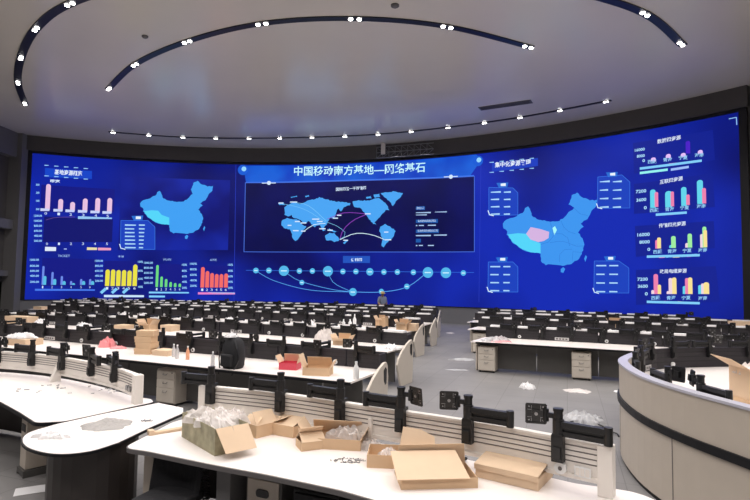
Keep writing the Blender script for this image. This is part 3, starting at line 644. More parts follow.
# drawer units
def pedestal(x, y, rz, label):
    t = thing('drawer_unit', label, 'drawer unit', (x, y, 0), rz, 'beige three-drawer units')
    m = MB(); m.box(-.21, .21, -.02, .50, .04, .62); m.build('body', 'beige', t, bevel=.005)
    for i, (z0, z1) in enumerate(((.06, .30), (.31, .45), (.46, .60))):
        m = MB(); m.box(-.20, .20, -.04, -.021, z0, z1); dr = m.build('drawer', 'beige', t, bevel=.004)
        m = MB(); zc = z1 - .05; m.tube([(-.045, -.04, zc + .01), (-.04, -.065, zc - .015), (.04, -.065, zc - .015), (.045, -.04, zc + .01)], .006); m.build('handle', 'chrome', dr)
    m = MB(); m.cyl((.15, -.04, .57), (.15, -.047, .57), .012); m.build('lock', 'chrome', t)
    for a in (-.17, .17):
        for b in (.04, .44): m = MB(); m.cyl((a, b, 0), (a, b, .04), .022, n=8); m.build('foot', 'black', t)
def on_row(i, s, off):
    p, dd = Rs[i][1](s); nn = Vector((-dd.y, dd.x)); q_ = p - nn * off; return q_.x, q_.y, atan2(dd.y, dd.x)
p = at(165, 406, 0); pedestal(p.x, p.y + .05, rad(-24), 'beige three-drawer unit under the nearest left desk row, left of the backpack')
x, y, r_ = on_row(6, .26, 1.17); pedestal(x, y, r_, 'beige three-drawer unit at the aisle end of the nearest right row')
x, y, r_ = on_row(6, 2.45, 1.17); pedestal(x, y, r_, 'beige three-drawer unit in the middle of the nearest right row')
x, y, r_ = on_row(7, .24, 1.12); pedestal(x, y, r_, 'beige drawer unit at the aisle end of the second right row')

# ============================================================ front consoles
def slatwall(t, P, z0, z1, org, arms_s=(), n_lines=4):
    """P plan points in world space; children of t, local to org"""
    Lc = lambda Q: [(p.x - org[0], p.y - org[1]) for p in Q]; seg = 5
    for i in range(0, len(P) - 1, seg):
        Q = P[i:i + seg + 1]
        if len(Q) < 2: continue
        m = MB(); m.ring(Lc(offset(Q, -.02)), Lc(offset(Q, .02)), z0, z1, closed=False)
        for k in range(n_lines):
            z = z0 + .10 + (z1 - z0 - .13) * k / (n_lines - 1); m.ring(Lc(offset(Q, -.023)), Lc(offset(Q, -.0201)), z, z + .008, 1, closed=False)
        m.build('slat_panel', ['alu', 'alu_line'], t)
    m = MB(); m.ring(Lc(offset(P, -.03)), Lc(offset(P, .03)), z1, z1 + .018, closed=False); m.build('top_rail', 'alu', t)
    m = MB(); m.ring(Lc(offset(P, -.035)), Lc(offset(P, .02)), z0 - .012, z0 + .02, closed=False); m.build('base_rail', 'alu', t)
def post(t, p, d, org, z0=.75, z1=1.10, w=.045):
    m = MB(); T = Matrix.Translation((p.x - org[0], p.y - org[1], 0)) @ Matrix.Rotation(atan2(d.y, d.x), 4, 'Z'); m.box(-w, w, -.05, .05, z0, z1, 0, T); m.build('post', 'alu', t, bevel=.006)
def rounded(poly, rads, n=6):
    out = []; N = len(poly)
    for i, p in enumerate(poly):
        r = rads[i] if isinstance(rads, (list, tuple)) else rads
        a, b, c = Vector(poly[i - 1]), Vector(p), Vector(poly[(i + 1) % N])
        if r <= 0: out.append(b); continue
        s = b + (a - b).normalized() * r; e = b + (c - b).normalized() * r
        for k in range(n + 1): u = k / n; out.append(s * (1 - u) ** 2 + b * 2 * u * (1 - u) + e * u * u)
    return out
def worktop(t, poly, org, z=.75, edge='edge_black', th=.03):
    P = [(p[0] - org[0], p[1] - org[1]) for p in ccw(poly)]
    m = MB(); m.prism(P, z - th + .001, z); m.build('worktop', 'laminate', t)
    I = inset(P, .004); m = MB(); O = inset(P, -.012); m.ring([tuple(v) for v in I], [tuple(v) for v in O], z - th - .008, z - .003); m.build('edge_band', edge, t)

# --- centre console
F1S = curve_pts([(-1.745, 5.55), (-.86, 5.22), (.02, 4.74), (.90, 4.24), (1.62, 3.72)], .12)
oc = (0, 4.3)
t = thing('curved_desk', 'curved white console desk in front covered with opened cartons', 'desk', (*oc, 0)); CD = t
front = [(-2.12, 4.60), (-1.88, 4.52), (-1.28, 4.24), (-.76, 4.02), (-.22, 3.76), (.25, 3.45), (.72, 3.0), (1.1, 2.45)]
back = [(1.95, 3.0), (1.98, 3.55), (1.86, 3.80)] + [tuple(p) for p in offset(F1S, .10)][::-1][2::4] + [(-1.90, 5.66), (-2.02, 5.42)]
worktop(t, rounded(front + back, [.10] + [.05] * 6 + [.1] + [.15, .12, .10] + [.02] * (len(back) - 5) + [.05, .05]), oc, edge='edge_grey')
slatwall(t, F1S, .84, 1.08, oc)
d0 = F1S[1] - F1S[0]; d1 = F1S[-1] - F1S[-2]
post(t, F1S[0], d0, oc); post(t, F1S[-1], d1, oc, w=.05); post(t, F1S[len(F1S) // 2], F1S[len(F1S) // 2 + 1] - F1S[len(F1S) // 2], oc, z1=1.0, w=.02)
m = MB(); m.box(-2.02, -1.94, 4.78, 5.45, 0, .715); m.v = [(a - oc[0], b - oc[1], c) for a, b, c in m.v]; m.build('side_support', 'beige_dark', t)
m = MB(); m.box(-.07, .07, -.2, .3, 0, .715, 0, Matrix.Translation((-1.13 - oc[0], 4.60 - oc[1], 0)) @ Matrix.Rotation(rad(-24), 4, 'Z')); m.build('leg', 'column', t)
m = MB(); bk = offset(F1S, -.12); m.ring([(p.x - oc[0], p.y - oc[1]) for p in offset(F1S, -.16)], [(p.x - oc[0], p.y - oc[1]) for p in bk], .05, .715, closed=False); m.build('modesty_panel', 'ped_dark', t)
m = MB(); m.box(-.04, .04, -.55, -.05, 0, .715, 0, Matrix.Translation((1.55 - oc[0], 3.75 - oc[1], 0)) @ Matrix.Rotation(rad(-35), 4, 'Z')); m.build('side_support', 'beige_dark', t)
# round knob outlet and switch plate near the right post
dd = d1.normalized(); nn = Vector((-dd.y, dd.x))
p = F1S[-1] - dd * .30 - nn * .024; q_ = (p.x - oc[0], p.y - oc[1])
m = MB(); m.cyl((q_[0], q_[1], .885), (q_[0] - nn.x * .03, q_[1] - nn.y * .03, .885), .042, n=18); m.cyl((q_[0] - nn.x * .03, q_[1] - nn.y * .03, .885), (q_[0] - nn.x * .034, q_[1] - nn.y * .034, .885), .015, n=12, mi=1); m.build('round_outlet', ['white', 'alu_line'], t, bevel=.003)
p = F1S[-1] - dd * .15 - nn * .024; T = Matrix.Translation((p.x - oc[0], p.y - oc[1], .885)) @ Matrix.Rotation(atan2(dd.y, dd.x), 4, 'Z')
m = MB(); m.box(-.055, .055, -.012, 0, -.035, .035, 0, T)
for k in (-1, 0, 1): m.box(k * .033 - .013, k * .033 + .013, -.016, -.012, -.025, .025, 1, T)
m.build('socket_plate', ['white', 'alu'], t)
def near_arm(P, x, kind, label, zt=1.10, yaw=0):
    # the point of the divider whose direction from the eye matches the photo column
    P = [P[i].lerp(P[i + 1], k / 10) for i in range(len(P) - 1) for k in range(10)] + [P[-1]]
    best = min(range(len(P) - 1), key=lambda i: abs(P[i].x / P[i].y - (x - 375 + .015 * 150) / FPX)); a = P[best]; dd = P[best + 1] - P[best]
    put_arm(kind, a.x, a.y, zt, atan2(dd.y, dd.x) + yaw, label, 'monitor arms on the front consoles')
near_arm(F1S, 216, 'S', 'black monitor arm above the film-filled carton, at the front desk\'s left post')
near_arm(F1S, 284, 'S', 'black monitor arm on the front desk, second along its divider from the left post')
near_arm(F1S, 344, 'S', 'black monitor arm on the front desk behind the open twin cartons, third from the left')
near_arm(F1S, 403, 'L', 'black monitor arm with a narrow plate behind the raised carton lid')
near_arm(F1S, 469, 'R', 'black monitor arm with square plate on its left, above the closed carton')
near_arm(F1S, 557, 'R', 'black monitor arm with square plate next to the round outlet at the right post')

# --- left console
F3S = curve_pts([(-7.3, 8.3), (-5.55, 7.95), (-4.60, 7.60), (-3.75, 7.08), (-3.13, 6.60), (-2.73, 6.20)], .14)
oc = (-4.2, 6.6); t = thing('curved_desk', 'curved white console desk at the left edge with an empty littered top', 'desk', (*oc, 0))
poly = [(-7.2, 7.0), (-5.4, 6.85), (-4.6, 6.45), (-4.27, 6.16), (-3.76, 5.72), (-3.34, 5.33), (-3.10, 5.40), (-2.57, 6.28), (-2.66, 6.42)] + [tuple(p) for p in offset(F3S, .10)][::-1][3::4]
worktop(t, rounded(poly, [.1, .1, .1, .05, .1, .07, .05, .05] + [.02] * (len(poly) - 8)), oc)
slatwall(t, F3S, .84, 1.06, oc); post(t, F3S[-1], F3S[-1] - F3S[-2], oc, z1=1.08, w=.05)
i0 = min(range(len(F3S)), key=lambda i: abs(F3S[i].x + 4.35)); nn = normals(F3S)[i0]
m = MB(); T = Matrix.Translation((F3S[i0].x - oc[0], F3S[i0].y - oc[1], 0)) @ Matrix.Rotation(atan2(-nn.x, nn.y), 4, 'Z')
m.add([(-.03, -.16, .75), (.03, -.16, .75), (.03, -.02, .75), (-.03, -.02, .75), (-.03, -.05, 1.0), (.03, -.05, 1.0), (.03, -.02, 1.0), (-.03, -.02, 1.0)], [(0, 3, 2, 1), (4, 5, 6, 7), (0, 1, 5, 4), (1, 2, 6, 5), (2, 3, 7, 6), (3, 0, 4, 7)], 0, T); m.build('bracket', 'alu', t)
m = MB(); m.ring([(p.x - oc[0], p.y - oc[1]) for p in offset(F3S, -.30)], [(p.x - oc[0], p.y - oc[1]) for p in offset(F3S, -.26)], .05, .715, closed=False); m.build('modesty_panel', 'ped_dark', t)
m = MB(); dd = (F3S[-1] - F3S[-2]).normalized(); nn = Vector((-dd.y, dd.x))
for s_ in (.13, .22):
    p = F3S[-1] - dd * s_ - nn * .025; m.cyl((p.x - oc[0], p.y - oc[1], .90), (p.x - nn.x * .03 - oc[0], p.y - nn.y * .03 - oc[1], .90), .032, n=14)
m.build('round_outlet', 'steel', t, bevel=.003)
for k, (x, kind) in enumerate(((4, 'L'), (38, 'S'), (68, 'L'), (98, 'R'), (121, 'L'))):
    near_arm(F3S, x, kind, 'black monitor arm on the left console, ' + ['at the left edge of the photo', 'second from the left edge', 'third from the left edge', 'fourth from the left edge', 'the one by its white end post'][k], 1.08, rad(-12 if k > 2 else 0))

# --- rounded peninsula table
oc = (-2.62, 5.25); t = thing('peninsula_table', 'white rounded peninsula table between the two front consoles', 'table', (*oc, 0))
pen = curve_pts([(-2.24, 4.74), (-2.36, 4.50), (-2.58, 4.42), (-2.86, 4.53), (-3.08, 4.74), (-3.19, 5.0), (-3.11, 5.30)], .07)
worktop(t, [tuple(p) for p in pen] + [(-2.90, 5.66), (-2.50, 6.24), (-2.13, 6.02), (-2.05, 5.80), (-2.17, 5.2)], oc, edge='edge_black', th=.018)
m = MB(); m.prism([(-2.58 + .38 * cos(a * pi / 12) - oc[0], 5.00 + .36 * sin(a * pi / 12) - oc[1]) for a in range(24)], 0, .732); m.build('pedestal_base', 'ped_dark', t, smooth=False)

# --- right console with high casing
oc = (5.0, 7.0); t = thing('reception_console', 'rounded console with high beige casing and black band at the right edge', 'desk', (*oc, 0)); RCN = t
outer = curve_pts([(8.6, 3.2), (6.2, 2.3), (4.3, 2.7), (3.35, 3.7), (3.02, 4.7), (2.92, 5.55), (3.0, 6.25), (3.22, 6.98), (3.55, 7.5), (3.98, 8.02)], .18)
lc = lambda Q: [(p[0] - oc[0], p[1] - oc[1]) for p in Q]
back = curve_pts([(3.98, 8.02), (4.35, 8.75), (4.95, 9.28), (5.85, 9.58), (6.9, 9.72), (8.6, 9.5)], .2)
m = MB(); m.ring(lc(outer), lc(offset(outer, -.10)), .80, 1.19, closed=False); m.build('upper_casing', 'beige_dark', t)
m = MB(); m.ring(lc(outer), lc(offset(outer, -.10)), .05, .72, closed=False)
m.build('lower_casing', 'beige_dark', t)
m = MB()
for i in range(6, len(outer), 9):
    a = outer[i]; n_ = normals(outer)[i]; T = Matrix.Translation((a.x + n_.x * .002 - oc[0], a.y + n_.y * .002 - oc[1], 0)) @ Matrix.Rotation(atan2(-n_.x, n_.y), 4, 'Z'); m.box(-.006, .006, -.01, .001, .05, .72, 0, T)
m.build('seam', 'alu_line', t)
m = MB(); m.ring(lc(offset(outer, .025)), lc(offset(outer, -.09)), .72, .80, closed=False); m.build('black_band', 'edge_black', t)
m = MB(); m.ring(lc(offset(outer, -.02)), lc(offset(outer, -.08)), 0, .05, closed=False); m.build('toe_kick', 'edge_black', t)
m = MB(); m.ring(lc(offset(outer, .012)), lc(offset(outer, -.105)), 1.19, 1.215, closed=False); m.build('rim', 'rim', t)
ins = offset(outer, -.11); insb = offset(back, -.02)
m = MB(); m.prism(ccw(lc(ins + insb)), .72, .75); m.build('worktop', 'laminate', t)
m = MB(); m.ring(lc(offset(back, -.02)), lc(offset(back, .03)), 0, 1.10, closed=False)
for z in (.86, .94, 1.02): m.ring(lc(offset(back, -.024)), lc(offset(back, -.0201)), z, z + .012, 1, closed=False)
m.build('divider_panel', ['panel', 'panel_line'], t)
for i in (6, 10): 
    p = offset(back, -.021)[i]; n_ = normals(back)[i]; T = Matrix.Translation((p.x - oc[0], p.y - oc[1], .80)) @ Matrix.Rotation(atan2(-n_.x, n_.y), 4, 'Z')
    m = MB()
    if i == 6:
        m.box(-.3, .2, -.014, 0, -.03, .05, 0, T)
        for k in range(5): m.box(-.26 + k * .09, -.20 + k * .09, -.017, -.014, -.012, .03, 1, T)
        m.build('socket_plate', ['socket', 'edge_grey'], t)
    else: m.cyl((0, 0, .02), (0, -.02, .02), .042, n=14, T=T); m.build('cable_grommet', 'white', t)
# arms on the far divider and on the casing's inside
for k, (i, kind) in enumerate(((4, 'L'), (7, 'S'), (10, 'R'), (14, 'L'), (18, 'S'))):
    p = back[i]; dd = back[i + 1] - back[i]; put_arm(kind, p.x, p.y, 1.10, atan2(dd.y, dd.x), 'black monitor arm on the dark divider of the right console, %s from tip' % ORD[k], 'monitor arms on the right console')
for k, (i, kind) in enumerate(((len(outer) - 4, 'R'), (len(outer) - 9, 'L'), (len(outer) - 16, 'R'), (len(outer) - 19, 'L'))):
    q_ = offset(outer, -.135)[i]; dd = outer[i] - outer[i + 1]
    put_arm(kind, q_.x, q_.y, 1.15, atan2(dd.y, dd.x) + pi, 'black monitor arm standing inside the high casing rim, %s from its tip' % ORD[k], 'monitor arms on the right console')

# ============================================================ cartons
def carton(name, label, x, y, z, rz, w, d, h, flaps=(110, 120, 100, 115), mo='card', mi='card_in', group='opened cartons', fl_=None, lid=None, tilt=None, cat='box'):
    """open carton: walls and floor, flaps in the order front, right, back, left (degrees opened from closed; None = none)"""
    t = thing(name, label, cat, (x, y, z), rz, group); th = .005
    if tilt: t.rotation_euler = (tilt[0], tilt[1], rz)
    m = MB(); X, Y = w / 2, d / 2
    m.box(-X, X, -Y, Y, 0, th)
    for a in ((-X, X, -Y, -Y + th), (-X, X, Y - th, Y), (-X, -X + th, -Y + th, Y - th), (X - th, X, -Y + th, Y - th)): m.box(*a, th, h)
    o = m.build('carton_body', mo, t)
    fl_ = fl_ or min(w, d) * .5
    for k, ang_ in enumerate(flaps):
        if ang_ is None: continue
        L_ = (w if k % 2 == 0 else d) * .98; R_ = Y if k % 2 == 0 else X
        T = Matrix.Rotation(k * pi / 2, 4, 'Z') @ Matrix.Translation((0, -R_, h)) @ Matrix.Rotation(rad(ang_), 4, 'X')
        F = fl_[k] if isinstance(fl_, (list, tuple)) else fl_
        m = MB(); m.add([(-L_ / 2, 0, 0), (L_ / 2, 0, 0), (L_ / 2 * .93, F, 0), (-L_ / 2 * .93, F, 0), (-L_ / 2, 0, .004), (L_ / 2, 0, .004), (L_ / 2 * .93, F, .004), (-L_ / 2 * .93, F, .004)],
              [(0, 3, 2, 1), (4, 5, 6, 7), (0, 1, 5, 4), (1, 2, 6, 5), (2, 3, 7, 6), (3, 0, 4, 7)], 0, T); m.build('flap', 'card_light' if mo != 'card_green' else 'card_light', t)
    return t
def closed_box(label, x, y, z, rz, w, d, h, group='closed cartons', mo='card_light', name='carton'):
    t = thing(name, label, 'box', (x, y, z), rz, group); m = MB(); m.box(-w / 2, w / 2, -d / 2, d / 2, 0, h - .006); m.build('carton_body', mo, t, bevel=.004)
    m = MB(); m.box(-w / 2 - .004, w / 2 + .004, -d / 2 - .004, d / 2 + .004, h - .006, h); m.box(-w / 2 - .004, w / 2 + .004, -d / 2 - .006, -d / 2 - .001, h * .55, h); m.build('lid', mo, t); return t
def sheet(name, label, x, y, z, w, d, h, mt, cat, group=None, seed=0, rz=0, n=22, amp=1, jag=.45, parent=None, kind=None):
    """crumpled film or paper: a wrinkled closed shell"""
    m = MB(); V = []; F = []
    def P(u, v, s):
        a = 2 * pi * u; r = v; k = noise.noise(Vector((cos(a) * 1.7 + seed * 3.1, sin(a) * 1.7, seed)))
        k2 = noise.noise(Vector((cos(a) * 6 + seed, sin(a) * 6, seed * 1.7))); rr = r * (1 + .35 * k + jag * k2 * r); xx = cos(a) * rr * w / 2; yy = sin(a) * rr * d / 2
        q = Vector((xx * 5 / max(w, .15) + seed, yy * 5 / max(d, .15), seed * 2.3))
        hh = h * (1 - r ** 2) ** .5 * (.55 + .75 * amp * abs(noise.noise(q)) + .55 * amp * abs(noise.noise(q * 2.3)))
        return (xx, yy, hh if s else 0.0)
    nu, nv = 2 * n, n // 2
    for s in (1, 0):
        o = len(V); V.append(P(0, 0, s))
        for j in range(1, nv + 1):
            for i in range(nu): V.append(P(i / nu, j / nv, s))
        for i in range(nu): F.append((o, o + 1 + i, o + 1 + (i + 1) % nu) if s else (o, o + 1 + (i + 1) % nu, o + 1 + i))
        for j in range(nv - 1):
            for i in range(nu):
                a = o + 1 + j * nu + i; b = o + 1 + j * nu + (i + 1) % nu; c = b + nu; e = a + nu
                F.append((a, e, c, b) if s else (a, b, c, e))
    m.add(V, F); o = m.build(name, mt, parent, smooth=False); o.location = (x, y, z + .001); o.rotation_euler = (0, 0, rz)
    if parent is None: tag(o, label, cat, group, kind)
    return o
Zt = .75
def Pt(x, y, z=Zt): p = at(x, y, z); return p.x, p.y
# (a) greenish wrapped box with crumpled film and a hanging flap
def c0(x0, y0, x1, y1): a = at(x0, y0, Zt); b = at(x1, y1, Zt); return (a + b) / 2, b - a
mid_, dv = c0(182, 437, 214, 456)
r_ = atan2(dv.y, dv.x); x, y = mid_.x, mid_.y; w_ = dv.length; dp = .30
nn = Vector((-sin(r_), cos(r_)))
x += nn.x * dp / 2; y += nn.y * dp / 2
carton('film_carton', 'film-wrapped greenish carton full of crumpled film, leftmost box on the front desk', x, y, Zt, r_, w_ + .02, dp, .22, (None, 222, None, None), 'card_green', fl_=.24, group='opened cartons on the front desk')
sheet('packing_film', 'crumpled clear film spilling from the top of the greenish carton', x - .02, y + .02, Zt + .17, w_ + .10, dp + .04, .12, 'film', 'packing film', seed=2, rz=r_, group='crumpled films')
sheet('packing_film', 'pinkish crumpled film bulging behind the hanging flap of the greenish carton', x + .14, y + .10, Zt + .16, .30, .24, .12, 'film', 'packing film', seed=5, rz=r_, group='crumpled films')
x, y = Pt(258, 436); carton('carton', 'small carton lying open, just right of the film-filled carton', x, y + .08, Zt, rad(48), .24, .22, .11, (50, 140, None, 40), group='opened cartons on the front desk', fl_=[.14, .06, .1, .10])
x, y = Pt(287, 437); carton('carton', 'small square carton with bulging lid, second right of the film-filled carton', x, y + .13, Zt, rad(-28), .27, .24, .10, (16, None, None, 22), group='opened cartons on the front desk', fl_=[.23, .1, .1, .14])
x, y = Pt(333, 448); carton('carton', 'wide open carton with raised flaps and film, below the third monitor arm', x + .02, y + .08, Zt, rad(-8), .48, .26, .09, (None, 120, 50, 125), group='opened cartons on the front desk', fl_=[.06, .10, .15, .15])
x, y = Pt(306, 450); t2 = carton('carton', 'tent-shaped carton lid standing left of the wide open carton', x + .03, y + .08, Zt, rad(24), .22, .18, .07, (30, None, 40, None), group='opened cartons on the front desk', fl_=[.17, .1, .17, .1])
sheet('packing_film', 'clear film draped over the right end of the wide open carton', *Pt(350, 443), Zt + .012, .44, .26, .16, 'film', 'packing film', seed=9, group='crumpled films')
x, y = Pt(382, 468); carton('carton', 'small open carton tray holding film, left of the raised lid', x + .02, y + .13, Zt, rad(-4), .26, .28, .10, (None, 100, None, None), group='opened cartons on the front desk', fl_=.05)
sheet('packing_film', 'wad of clear film inside the small open tray', x + .05, y + .15, Zt + .03, .17, .18, .08, 'film', 'packing film', seed=11, group='crumpled films')
a_, b_ = at(401, 490, Zt), at(478, 488, Zt); d_ = b_ - a_; r_ = atan2(d_.y, d_.x); w_ = d_.length; nn = Vector((-sin(r_), cos(r_))); c_ = (a_ + b_) / 2
t2 = carton('carton', 'large flat carton with its lid thrown open towards the viewer', c_.x + nn.x * .16, c_.y + nn.y * .16, Zt, r_, w_, .32, .07, (None, None, 75, None), group='opened cartons on the front desk', fl_=[.1, .05, .16, .06])
m = MB(); T = Matrix.Translation((-.03, -.17, .075)) @ Matrix.Rotation(rad(20), 4, 'X'); m.add([(-w_ * .50, -.01, 0), (w_ * .44, -.01, 0), (w_ * .38, .30, 0), (-w_ * .52, .30, 0), (-w_ * .50, -.01, .005), (w_ * .44, -.01, .005), (w_ * .38, .30, .005), (-w_ * .52, .30, .005)], [(0, 3, 2, 1), (4, 5, 6, 7), (0, 1, 5, 4), (1, 2, 6, 5), (2, 3, 7, 6), (3, 0, 4, 7)], 0, T); m.build('lid', 'card_light', t2)
m = MB(); T = Matrix.Translation((-.12, .13, .10)) @ Matrix.Rotation(rad(58), 4, 'X') @ Matrix.Rotation(rad(-10), 4, 'Z'); m.add([(-.14, 0, 0), (.16, 0, 0), (.13, .20, 0), (.02, .24, 0), (-.12, .24, 0), (-.14, 0, .005), (.16, 0, .005), (.13, .20, .005), (.02, .24, .005), (-.12, .24, .005)], [(0, 4, 3, 2, 1), (5, 6, 7, 8, 9), (0, 1, 6, 5), (1, 2, 7, 6), (2, 3, 8, 7), (3, 4, 9, 8), (4, 0, 5, 9)], 0, T); m.build('raised_flap', 'card_light', t2)
a_, b_ = at(475, 477, Zt), at(538, 492, Zt); d_ = b_ - a_; r_ = atan2(d_.y, d_.x); w_ = d_.length; nn = Vector((-sin(r_), cos(r_))); c_ = (a_ + b_) / 2
t2 = closed_box('closed tan carton on the front desk, right-most box before the round outlet', c_.x + nn.x * .19, c_.y + nn.y * .19, Zt, r_, w_, .37, .09, 'closed cartons on the front desk', 'card_light')
ld_ = [c for c in t2.children if c.name.startswith('lid')][0]; ld_.rotation_euler = (rad(8), 0, 0); ld_.location = (0, 0, .042)
# loose films and plastic
sheet('packing_film', 'white film behind the large lid-open carton', *Pt(428, 452), Zt, .22, .22, .07, 'film', 'packing film', seed=13, group='crumpled films')
sheet('packing_film', 'clear film against the divider between the open tray and the wide carton', *Pt(370, 449), Zt, .22, .16, .08, 'film', 'packing film', seed=17, group='crumpled films')
sheet('packing_film', 'round flat sheet of clear film lying on the peninsula table', *Pt(107, 425), Zt, .46, .40, .03, 'film_thin', 'packing film', seed=21, jag=.08, group='crumpled films')
sheet('paper_wrapper', 'crumpled pale wrapper at the rounded end of the peninsula table', *Pt(53, 437), Zt, .32, .16, .05, 'card_light', 'wrapper', seed=23)
bpy.data.objects['paper_wrapper'].data.materials.clear(); bpy.data.objects['paper_wrapper'].data.materials.append(M['paper'])
0 and sheet('packing_film', 'flat faint film on the bare front of the front desk below the twin cartons', *Pt(300, 462), Zt, .40, .14, .012, 'film_thin', 'packing film', seed=25, group='crumpled films')
# flat lath-like wrapped part at the left end
m = MB(); m.box(-.18, .18, -.03, .03, 0, .025); m.box(-.18, -.13, -.035, .035, .0, .045); o = m.build('wooden_strip', 'card_light', bevel=.005); x, y = Pt(168, 432); o.location = (x, y, Zt); o.rotation_euler = (0, 0, rad(38)); tag(o, 'thin pale strip lying at the left end of the front desk', 'strip')
def scatter(name, label, cx, cy, rx, ry, n, mt, cat, size=.012, z=Zt, seed=1):
    rnd = random.Random(seed); c_ = Pt(cx, cy, z); m = MB()
    for i in range(n):
        a = rnd.uniform(0, 2 * pi); r = rnd.random() ** .5; x = cos(a) * r * rx; y = sin(a) * r * ry; T = Matrix.Translation((x, y, .004)) @ Matrix.Rotation(rnd.uniform(0, pi), 4, 'Z')
        s = size * rnd.uniform(.6, 1.2); m.cyl((-s, 0, 0), (s, 0, 0), s * .28, n=6, T=T); m.cyl((s, 0, 0), (s * 1.3, 0, 0), s * .5, n=6, T=T)
    o = m.build(name, mt); o.location = (*c_, z); tag(o, label, cat, kind='stuff')
scatter('loose_screws', 'scattered small steel screws on the front desk left of the open tray', 348, 461, .14, .06, 46, 'steel', 'screws', .012)
scatter('loose_screws', 'few small screws on the peninsula table by the flat film', 148, 421, .07, .03, 14, 'steel', 'screws', .012, seed=3)
scatter('desk_litter', 'dark bits of litter scattered over the left console top', 75, 390, .85, .35, 26, 'steel', 'litter', .022, seed=8)
# small plastic bottle-like piece on the lid
m = MB(); m.lathe([(.012, 0), (.014, .01), (.014, .05), (.006, .06)], 10); o = m.build('plastic_plug', 'black'); o.rotation_euler = (0, rad(80), .4); p = Pt(461, 462); o.location = (p[0], p[1], Zt + .014); tag(o, 'small black plug lying behind the large lid-open carton', 'plug')

# under the front desks
t = thing('office_chair', 'dark office chair pushed under the left end of the front desk', 'chair', (-1.60, 4.62, 0), rad(160))
m = MB()
for i in range(9):
    a0 = rad(-40 + i * 10); a1 = a0 + rad(10)
    m.add([(.34 * sin(a0), .05 - .34 * cos(a0) + .3, .40), (.34 * sin(a1), .05 - .34 * cos(a1) + .3, .40), (.31 * sin(a1), .05 - .31 * cos(a1) + .3, .40), (.31 * sin(a0), .05 - .31 * cos(a0) + .3, .40),
           (.34 * sin(a0), .0 - .34 * cos(a0) + .3, .66), (.34 * sin(a1), .0 - .34 * cos(a1) + .3, .66), (.31 * sin(a1), .0 - .31 * cos(a1) + .3, .66), (.31 * sin(a0), .0 - .31 * cos(a0) + .3, .66)],
          [(0, 3, 2, 1), (4, 5, 6, 7), (0, 1, 5, 4), (1, 2, 6, 5), (2, 3, 7, 6), (3, 0, 4, 7)])
m.build('backrest', 'black_soft', t)
m = MB(); m.prism(rounded([(-.22, -.02), (.22, -.02), (.22, .42), (-.22, .42)], .08), .36, .43); m.build('seat', 'black_soft', t, bevel=.02)
m = MB(); m.cyl((0, .2, .1), (0, .2, .36), .03); m.build('gas_post', 'black', t)
for k in range(5):
    a = k * 2 * pi / 5; m = MB(); m.cyl((0, .2, .09), (.27 * cos(a), .2 + .27 * sin(a), .06), .02, .014, 8); lg = m.build('base_leg', 'black', t)
    m = MB(); m.cyl((.27 * cos(a) - .012, .2 + .27 * sin(a), .03), (.27 * cos(a) + .012, .2 + .27 * sin(a), .03), .03); m.build('caster', 'black', lg)
p = at(255, 500, .3); t = thing('storage_box', 'grey box with an oval hand hole under the front desk', 'box', (-.86, 4.32, 0), rad(-24))
m = MB(); m.box(-.17, .17, 0, .38, 0, .62); m.build('box_body', 'modesty', t, bevel=.006)
m = MB(); m.box(-.15, .15, -.015, -.001, .03, .60); fr = m.build('front_panel', 'beige_dark', t, bevel=.004)
m = MB(); m.prism(rounded([(-.06, -.03), (.06, -.03), (.06, .03), (-.06, .03)], .028), 0, .008, 0, Matrix.Translation((0, -.016, .50)) @ Matrix.Rotation(rad(90), 4, 'X')); m.build('hand_hole', 'black', fr)
t = thing('computer_case', 'black computer case on the floor right of the grey box under the front desk', 'computer', (-.42, 4.08, 0), rad(-24))
m = MB(); m.box(-.20, .20, 0, .42, .0, .60); m.build('case_body', 'black', t, bevel=.01)
m = MB(); m.box(-.18, .18, -.02, -.001, .02, .58)
m.build('front_bezel', 'edge_black', t, bevel=.006)
t = thing('computer_case', 'beige computer case under the left console', 'computer', (*Pt(22, 468, .08), 0), rad(-42))
m = MB(); m.box(-.10, .10, 0, .42, .08, .62); m.build('case_body', 'beige_dark', t, bevel=.008)
m = MB(); m.box(-.06, .06, -.008, -.001, .48, .56); m.cyl((0, -.012, .38), (0, 0, .38), .01, mi=0); m.build('drive_slot', 'black', t)
m = MB(); m.box(-.12, .12, -.02, .44, .02, .075); m.box(-.12, -.10, -.02, .44, 0, .02); m.box(.10, .12, -.02, .44, 0, .02); m.build('case_stand', 'modesty', t)
# coiled cable
m = MB(); c_ = Vector((-1.40, 4.50, .0)); pts = [(.03 * cos(i * .9), .03 * sin(i * .9) + i * .0012, .66 - i * .0045) for i in range(110)]; m.tube(pts, .008, 5); o = m.build('coiled_cable', 'black'); o.location = c_; tag(o, 'black coiled cable hanging under the front desk beside the chair', 'cable')
m = MB(); m.box(-.16, .16, -.11, .11, 0, .003); o = m.build('paper_sheet', 'paper'); p = Pt(30, 496, 0); p = at(134 / 5 + 0, 493, 0); o.location = (-3.0, 5.95, 0.001); o.location = (*Pt(33, 490, 0), .001); o.rotation_euler = (0, 0, .5); tag(o, 'white paper sheet on the dark floor beneath the peninsula table', 'paper')
o = sheet('blue_bag', 'blue plastic bag on the floor under the front desk', -1.32, 4.30, 0, .24, .2, .12, 'blue_plastic', 'bag', seed=31)

# ============================================================ things on the rows
def rowz(x, y): return Pt(x, y)
